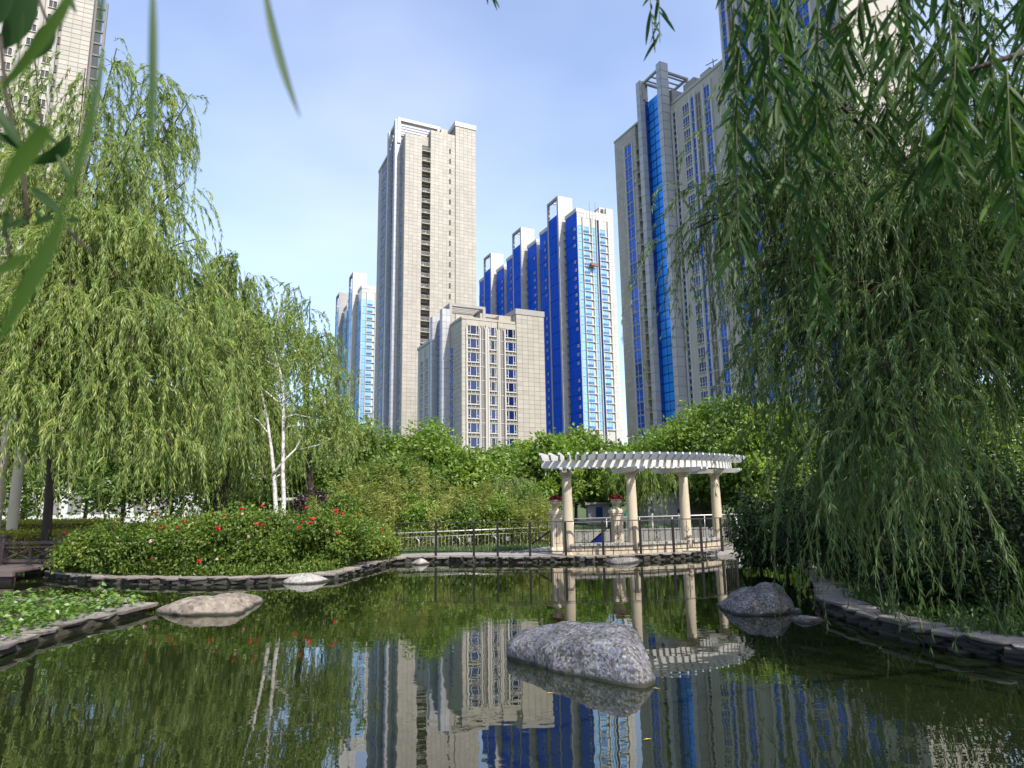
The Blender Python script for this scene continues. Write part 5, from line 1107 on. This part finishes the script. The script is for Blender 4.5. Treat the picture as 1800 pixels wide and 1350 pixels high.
cover('undergrowth', [(f[0], f[1] + .45) for f in FAR[:9]] + [(f[0] + .1, f[1] + 1.1) for f in FAR[:9]][::-1], 7000, .10, .05, .32, LR)

# ------------------------------------------------------------------ vine bed, right bank planting
vq = sample_poly(poly, 2700); vz = .10 + RNG.random(2700) ** 1.3 * .24
vD = RNG.normal(size=(2700, 3)) * np.array([1, 1, .35]); vP = np.column_stack([vq, vz])
o = ob('vine_leaves', leaf_mesh('vine_leaves', vP, vD, RNG.uniform(.06, .13, 2700), RNG.uniform(.06, .12, 2700), np.clip(RNG.normal(size=2700) * .2 + .5, 0, 1), LV, side=np.tile([0, 0, 1.0], (2700, 1)) + RNG.normal(size=(2700, 3)) * .35, fold=.12)); tag(o, kind='stuff')
vs_ = thing('vine_shoot', 'long bare vine shoot arching up from the vine bed', 'plant', onz(143, 1075, .1))
b = MB(); b.tube([onz(143, 1075, .1)] + A3d([(150, 1052, 12.9), (165, 1036, 12.9), (178, 1027, 12.9), (180, 1022, 12.9)]), [.008, .007, .006, .005, .003], 5); part(vs_, 'stem', b, M['twig'])
P = np.array(A3d([(180, 1022, 12.9), (176, 1029, 12.9), (168, 1036, 12.9), (195, 1050, 12.6), (200, 1045, 12.6), (207, 1052, 12.6), (190, 1056, 12.6), (204, 1058, 12.6), (210, 1060, 12.6)])); [ob('leaf', leaf_mesh('leaf', q[None], RNG.normal(size=(1, 3)), .11, .10, np.array([.6]), LV, vs_.location), vs_) for q in P]
# shaded shrubs on the right bank
shr = [(1375, 848, 16.4, 1.05, .12, .075, 'dark glossy shrub leaning over the water by the railing'), (1330, 905, 17.6, .6, .11, .07, 'small dark shrub tip against the railing end'), (1445, 860, 14.5, 1.1, .10, .05, 'dark shrub behind the willow fringe at the bend of the bank'),
       (1540, 830, 13.6, 1.4, .10, .045, 'deep green shrub behind the long willow strands'), (1650, 800, 12.6, 1.5, .10, .045, 'tall dark shrub under the right willow'), (1770, 800, 12.0, 1.6, .10, .045, 'wide dark shrub beside the right willow trunk'), (1600, 940, 10.9, .8, .09, .04, 'low shrub above the dark slate edging'), (1720, 960, 10.2, .85, .09, .04, 'low leafy shrub among the bank grasses'), (1900, 850, 10.5, 1.5, .10, .05, 'dark shrub at the far end of the right bank')]
for px, ty, Y, rad, ll, lw, lab in shr:
    g = gp_(px, Y); g[2] = max(g[2], .1); h = max(at(px, ty, Y)[2] - g[2], .6)
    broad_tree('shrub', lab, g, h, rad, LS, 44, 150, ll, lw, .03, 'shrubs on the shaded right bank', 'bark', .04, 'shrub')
def tuft(px, py, n, L, lab):
    g = onz(px, py, .3); t = g.copy(); t[2] = hz(g[0], g[1]); a = RNG.random(n) * 6.28; le = RNG.uniform(.5, 1.1, n) * L; sp = RNG.uniform(.2, .8, n)
    K = 7; u = np.linspace(0, 1, K)[None, :]; dr = np.stack([np.cos(a), np.sin(a)], 1); r_ = (le * sp)[:, None] * u ** 1.5; z = le[:, None] * (u * 1.0 - sp[:, None] * .75 * u ** 2.4)
    C = t + np.stack([dr[:, :1] * r_, dr[:, 1:] * r_, z], -1) + np.concatenate([RNG.normal(size=(n, 1, 2)) * .06, np.zeros((n, 1, 1))], 2)
    sd = np.stack([-dr[:, 1], dr[:, 0], np.zeros(n)], 1)[:, None, :] * (.009 * np.minimum(1, (1 - u) * 3 + .05))[..., None]
    V = np.stack([C - sd, C + sd], 2).reshape(-1, 3); i0 = (np.arange(n)[:, None] * K + np.arange(K - 1)).ravel() * 2; q = np.stack([i0, i0 + 1, i0 + 3, i0 + 2], 1)
    o = ob('grass_tuft', arr_mesh('grass_tuft', V, LG, q, np.repeat(np.clip(RNG.normal(size=n) * .2 + .45, 0, 1), K * 2), t, True), None, tuple(t)); tag(o, lab, 'grass', 'arching grass tufts on the right bank')
for px, py in ((1600, 1085), (1640, 1090), (1660, 1060), (1700, 1100), (1730, 1070), (1765, 1105), (1790, 1080), (1820, 1110), (1560, 1070), (1690, 1045), (1770, 1040)): tuft(px, py, 34, .75, 'arching green grass tuft on the shaded right bank')
rb_poly = [RIGHT[k] + np.array([.42, .25]) for k in range(2, 8)] + [np.array([7.3, 6.6]), np.array([10.5, 6.5]), np.array([11, 14]), np.array([7.2, 17])]
cover('undergrowth', rb_poly, 20000, .09, .045, .22, LD, rb=-.05)
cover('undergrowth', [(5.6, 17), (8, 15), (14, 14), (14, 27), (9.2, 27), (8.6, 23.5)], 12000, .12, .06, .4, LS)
# fallen leaves on the water
for i, (px, py, lab) in enumerate(((1146, 1209, 'yellow fallen leaf touching the speckled boulder'), (960, 1218, 'yellow leaf floating before the boulder'), (1130, 1300, 'pale leaf floating on the open water'), (1545, 1140, 'small pale leaf floating off the right bank'))):
    p = onz(px, py, .004); P = np.array([[0, 0, 0.0]]); o = ob('fallen_leaf', leaf_mesh('fallen_leaf', P, np.array([[1.0, .35 * (i - 1), 0.02]]), .10, .018, np.array([.9]), M['fallen'], side=np.array([[0, 0, 1.0]]), fold=.08), None, tuple(p)); tag(o, lab, 'leaf')
onslab = onz(1690, 1103, .31); o = ob('fallen_leaf', leaf_mesh('fallen_leaf', np.zeros((1, 3)), np.array([[1.0, -.2, .05]]), .13, .03, np.array([.9]), M['fallen'], side=np.array([[0, 0, 1.0]])), None, tuple(onslab)); tag(o, 'yellow fallen leaf lying on the dark slate edging', 'leaf')

# ------------------------------------------------------------------ overhanging branches close to the camera
def blade(pts, w, twist=0.0, n=9):
    """one curved leaf through pts (world); w width in metres -> (verts, quads)"""
    p = bez(*pts, n) if len(pts) == 3 else np.linspace(pts[0], pts[1], n); vs = []
    tdir = nrm(np.gradient(p, axis=0)); vw = nrm(p - np.array([0, 0, CAM_H])); sd = nrm(np.cross(tdir, vw)); nn = np.cross(sd, tdir)
    for k in range(n):
        t = k / (n - 1); ww = w / 2 * (math.sin(math.pi * min(1, t * .92 + .06)) ** .75); a = twist + .3 * t; s_ = sd[k] * math.cos(a) + nn[k] * math.sin(a)
        vs += [p[k] - s_ * ww, p[k] + nn[k] * ww * .25, p[k] + s_ * ww]
    q = []
    for k in range(n - 1):
        i = k * 3; q += [(i, i + 1, i + 4, i + 3), (i + 1, i + 2, i + 5, i + 4)]
    return vs, q
def near_leaf(t, pxs, Y, wpx, rnd=.4, twist=.2):
    P = [at(x, y, Y) for x, y in pxs]; vs, q = blade(P, wpx * Y / FPX, twist); b = MB(); b.add(vs, q, 0, rnd); part(t, 'leaf', b, LN, True)
nb = thing('overhanging_branch', 'dark leafy branch hanging close at the upper left', 'branch', at(-40, -60, 1.0))
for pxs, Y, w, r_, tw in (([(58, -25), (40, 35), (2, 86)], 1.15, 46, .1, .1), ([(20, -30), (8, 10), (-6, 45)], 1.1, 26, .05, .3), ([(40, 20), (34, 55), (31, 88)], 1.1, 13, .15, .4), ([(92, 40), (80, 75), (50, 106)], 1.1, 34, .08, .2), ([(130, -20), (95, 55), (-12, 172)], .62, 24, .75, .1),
                          ([(115, -30), (122, 0), (134, 24)], 1.0, 12, .1, .3), ([(36, 207), (70, 222), (104, 258)], 1.1, 17, .15, .5), ([(122, 238), (108, 280), (52, 287)], 1.1, 26, .05, .2), ([(84, 222), (55, 255), (-8, 352)], .58, 34, .8, .1), ([(100, 272), (122, 305), (128, 346)], 1.1, 13, .3, .4),
                          ([(53, 330), (85, 348), (112, 386)], 1.1, 20, .1, .3), ([(-5, 190), (15, 225), (38, 262)], 1.1, 22, .1, .3), ([(-8, 230), (12, 245), (30, 262)], 1.1, 20, .05, .5), ([(112, 380), (70, 470), (-8, 610)], .55, 30, .7, .1), ([(60, 395), (80, 380), (96, 384)], 1.1, 14, .2, .4), ([(15, 400), (35, 385), (48, 392)], 1.1, 14, .3, .4),
                          ([(118, 388), (132, 385), (142, 388)], 1.1, 13, .2, .4), ([(62, 375), (70, 362), (66, 395)], 1.1, 10, .2, .4), ([(10, 380), (18, 360), (4, 420)], 1.1, 14, .05, .2), ([(-8, 480), (18, 465), (50, 448)], .7, 24, .8, .1), ([(180, 90), (165, 240), (88, 420)], .5, 16, .65, .2), ([(182, -30), (180, 10), (172, 64)], .6, 10, .5, .2)): near_leaf(nb, pxs, Y, w, r_, tw)
for pts, r_ in (([(0, 60), (12, 180), (30, 250), (44, 330), (48, 395)], .0035), ([(60, -30), (72, 10), (84, 40)], .003), ([(118, 402), (140, 425), (164, 444)], .003), ([(8, 395), (14, 430), (18, 455)], .003)):
    b = MB(); b.tube([at(x, y, 1.12) for x, y in pts], r_, 6); part(nb, 'stem', b, M['bark'], True)
nb2 = thing('overhanging_branch', 'long single willow leaves dangling into the sky at the top', 'branch', at(300, -120, .6))
near_leaf(nb2, [(268, -30), (272, 110), (264, 280)], .60, 17, .55, .15); near_leaf(nb2, [(462, -40), (482, 95), (528, 207)], .66, 17, .5, .15)
b = MB(); b.tube([at(250, -60, .6), at(360, -75, .62), at(470, -60, .66)], .003, 6); part(nb2, 'stem', b, M['bark'], True)
def near_strands(t, specs):
    b = MB(); tw = MB()
    for (x0, y0, x1, y1, Y, nl, lpx) in specs:
        c = bez(at(x0, y0, Y), at(x0 * .75 + x1 * .25, (y0 + y1) / 2, Y), at(x1, y1, Y + RNG.uniform(-.1, .1)), 12); tw.tube(c, [.0035 - .0002 * k for k in range(12)], 5)
        for k in range(nl):
            f = (k + random.random()) / nl * 11; i = min(int(f), 10); p = c[i] + (c[i + 1] - c[i]) * (f - i); tg = nrm(c[i + 1] - c[i])
            L = lpx * Y / FPX * random.uniform(.7, 1.2) * 1.15; rp = nrm(np.cross(tg, RNG.normal(size=3))); d = nrm(tg * .75 + rp * random.uniform(.35, .8)); m_ = p + d * L * .5; e = p + d * L * .92 + np.array([0, 0, -L * .22])
            vs, q = blade([p, m_, e], L * .125, random.uniform(-1.1, 1.1), 7); b.add(vs, q, 0, min(1, max(0, random.gauss(.38, .2))))
    ob('leaves', b.mesh('leaves', LN, tuple(t.location), True), t); part(t, 'twigs', tw, M['twig'], True)
nr = thing('willow_tree', 'near willow boughs with long dark leaves at the top right, unseen crown added for shade', 'tree', at(1600, -120, 2.6))
sp = [(1290, -60, 1300, 460, 2.6), (1330, -60, 1345, 180, 2.4), (1310, -80, 1285, 250, 2.5), (1375, -60, 1380, 330, 2.7), (1400, -60, 1425, 420, 2.8), (1440, -60, 1435, 240, 2.4), (1470, -60, 1490, 150, 2.5), (2700, -60, 1530, 330, 2.9), (1420, 90, 1400, 380, 2.9), (1560, 10, 1560, 280, 2.7), (1540, 20, 1520, 240, 2.6), (1600, -40, 1600, 160, 2.4), (1640, -60, 1660, 320, 2.6), (1665, -60, 1690, 300, 2.4), (1690, 60, 1650, 280, 2.3), (1720, -60, 1715, 260, 2.6), (1750, -60, 1740, 360, 2.8), (1790, -60, 1785, 400, 2.5), (1630, 140, 1600, 360, 2.7), (1350, -70, 1355, 130, 2.3), (1770, 120, 1790, 420, 2.3), (1460, 80, 1450, 320, 2.9), (1580, -60, 1570, 120, 2.3), (1680, 60, 1672, 260, 2.2), (1740, 80, 1770, 300, 2.4), (1385, -50, 1365, 210, 2.35), (1330, -40, 1320, 330, 2.8), (1425, 360, 1440, 560, 3.0), (1520, -60, 1480, 110, 2.3), (1800, -30, 1810, 260, 2.4)]
nw = np.array([10.6, 2.6, .3]); lb = MB(); limb_tube(lb, [nw, nw + np.array([-.1, 0, 3]), nw + np.array([-.3, .3, 6.5]), nw + np.array([-.4, .5, 9.5])], .26, .1, 10); part(nr, 'trunk', lb, M['bark'], True)  # trunk and crown stay out of view, added to shade the right bank
cl = nw + np.array([-.2, .6, 9.8]) + nrm(RNG.normal(size=(60, 3))) * (RNG.random((60, 1)) ** .5) * np.array([4.6, 4.2, 4.2]); S = np.repeat(cl, 14, 0) + RNG.normal(size=(60 * 14, 3)) * .45
lb = MB()
for c in cl[::3]: limb_tube(lb, bez(nw + np.array([-.3, .3, 6.5]), (nw + np.array([-.3, .3, 6.5]) + c) / 2 + np.array([0, 0, .6]), c, 6), .07, .012, 5)
limb_tube(lb, bez(nw + np.array([-.3, .3, 6.5]), np.array([6, 2.6, 6.5]), at(1840, -60, 2.6), 8), .07, .016, 6); part(nr, 'limbs', lb, M['bark'], True)
lm, tm = strands(np.array(nr.location), S, nrm(RNG.normal(size=S.shape)), RNG.uniform(.2, .8, len(S)), RNG.uniform(.8, 2.2, len(S)), 40, .2, .045, LD, .6); ob('crown', lm, nr); ob('shade_crown_twigs', tm, nr)
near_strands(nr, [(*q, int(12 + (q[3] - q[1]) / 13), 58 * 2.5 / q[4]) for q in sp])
b = MB(); b.tube([at(1840, -60, 2.6), at(1700, -60, 2.65), at(1520, 5, 2.7), at(1440, 70, 2.75), at(1405, 102, 2.8)], [.016, .013, .010, .007, .004], 7); part(nr, 'bough', b, M['bark'], True)
b = MB(); b.tube([at(1840, 80, 2.4), at(1720, 118, 2.45), at(1660, 140, 2.5), at(1630, 150, 2.5)], [.013, .011, .008, .005], 7); part(nr, 'bough', b, M['bark'], True)
b = MB(); b.tube([at(1840, -60, 2.6), at(1600, -90, 2.6), at(1280, -80, 2.6)], [.016, .012, .007], 7); part(nr, 'bough', b, M['bark'], True)
ns = thing('overhanging_branch', 'little willow sprig dangling before the sky above the towers', 'branch', at(1150, -60, 2.6))
near_strands(ns, [(1140, -60, 1148, 60, 2.6, 13, 46), (1158, -60, 1160, 75, 2.6, 9, 46), (850, -60, 862, -8, 2.6, 5, 40)])
b = MB(); b.tube([at(1280, -80, 2.6), at(1150, -70, 2.6), at(850, -62, 2.6)], [.006, .005, .003], 6); part(ns, 'bough', b, M['bark'], True)
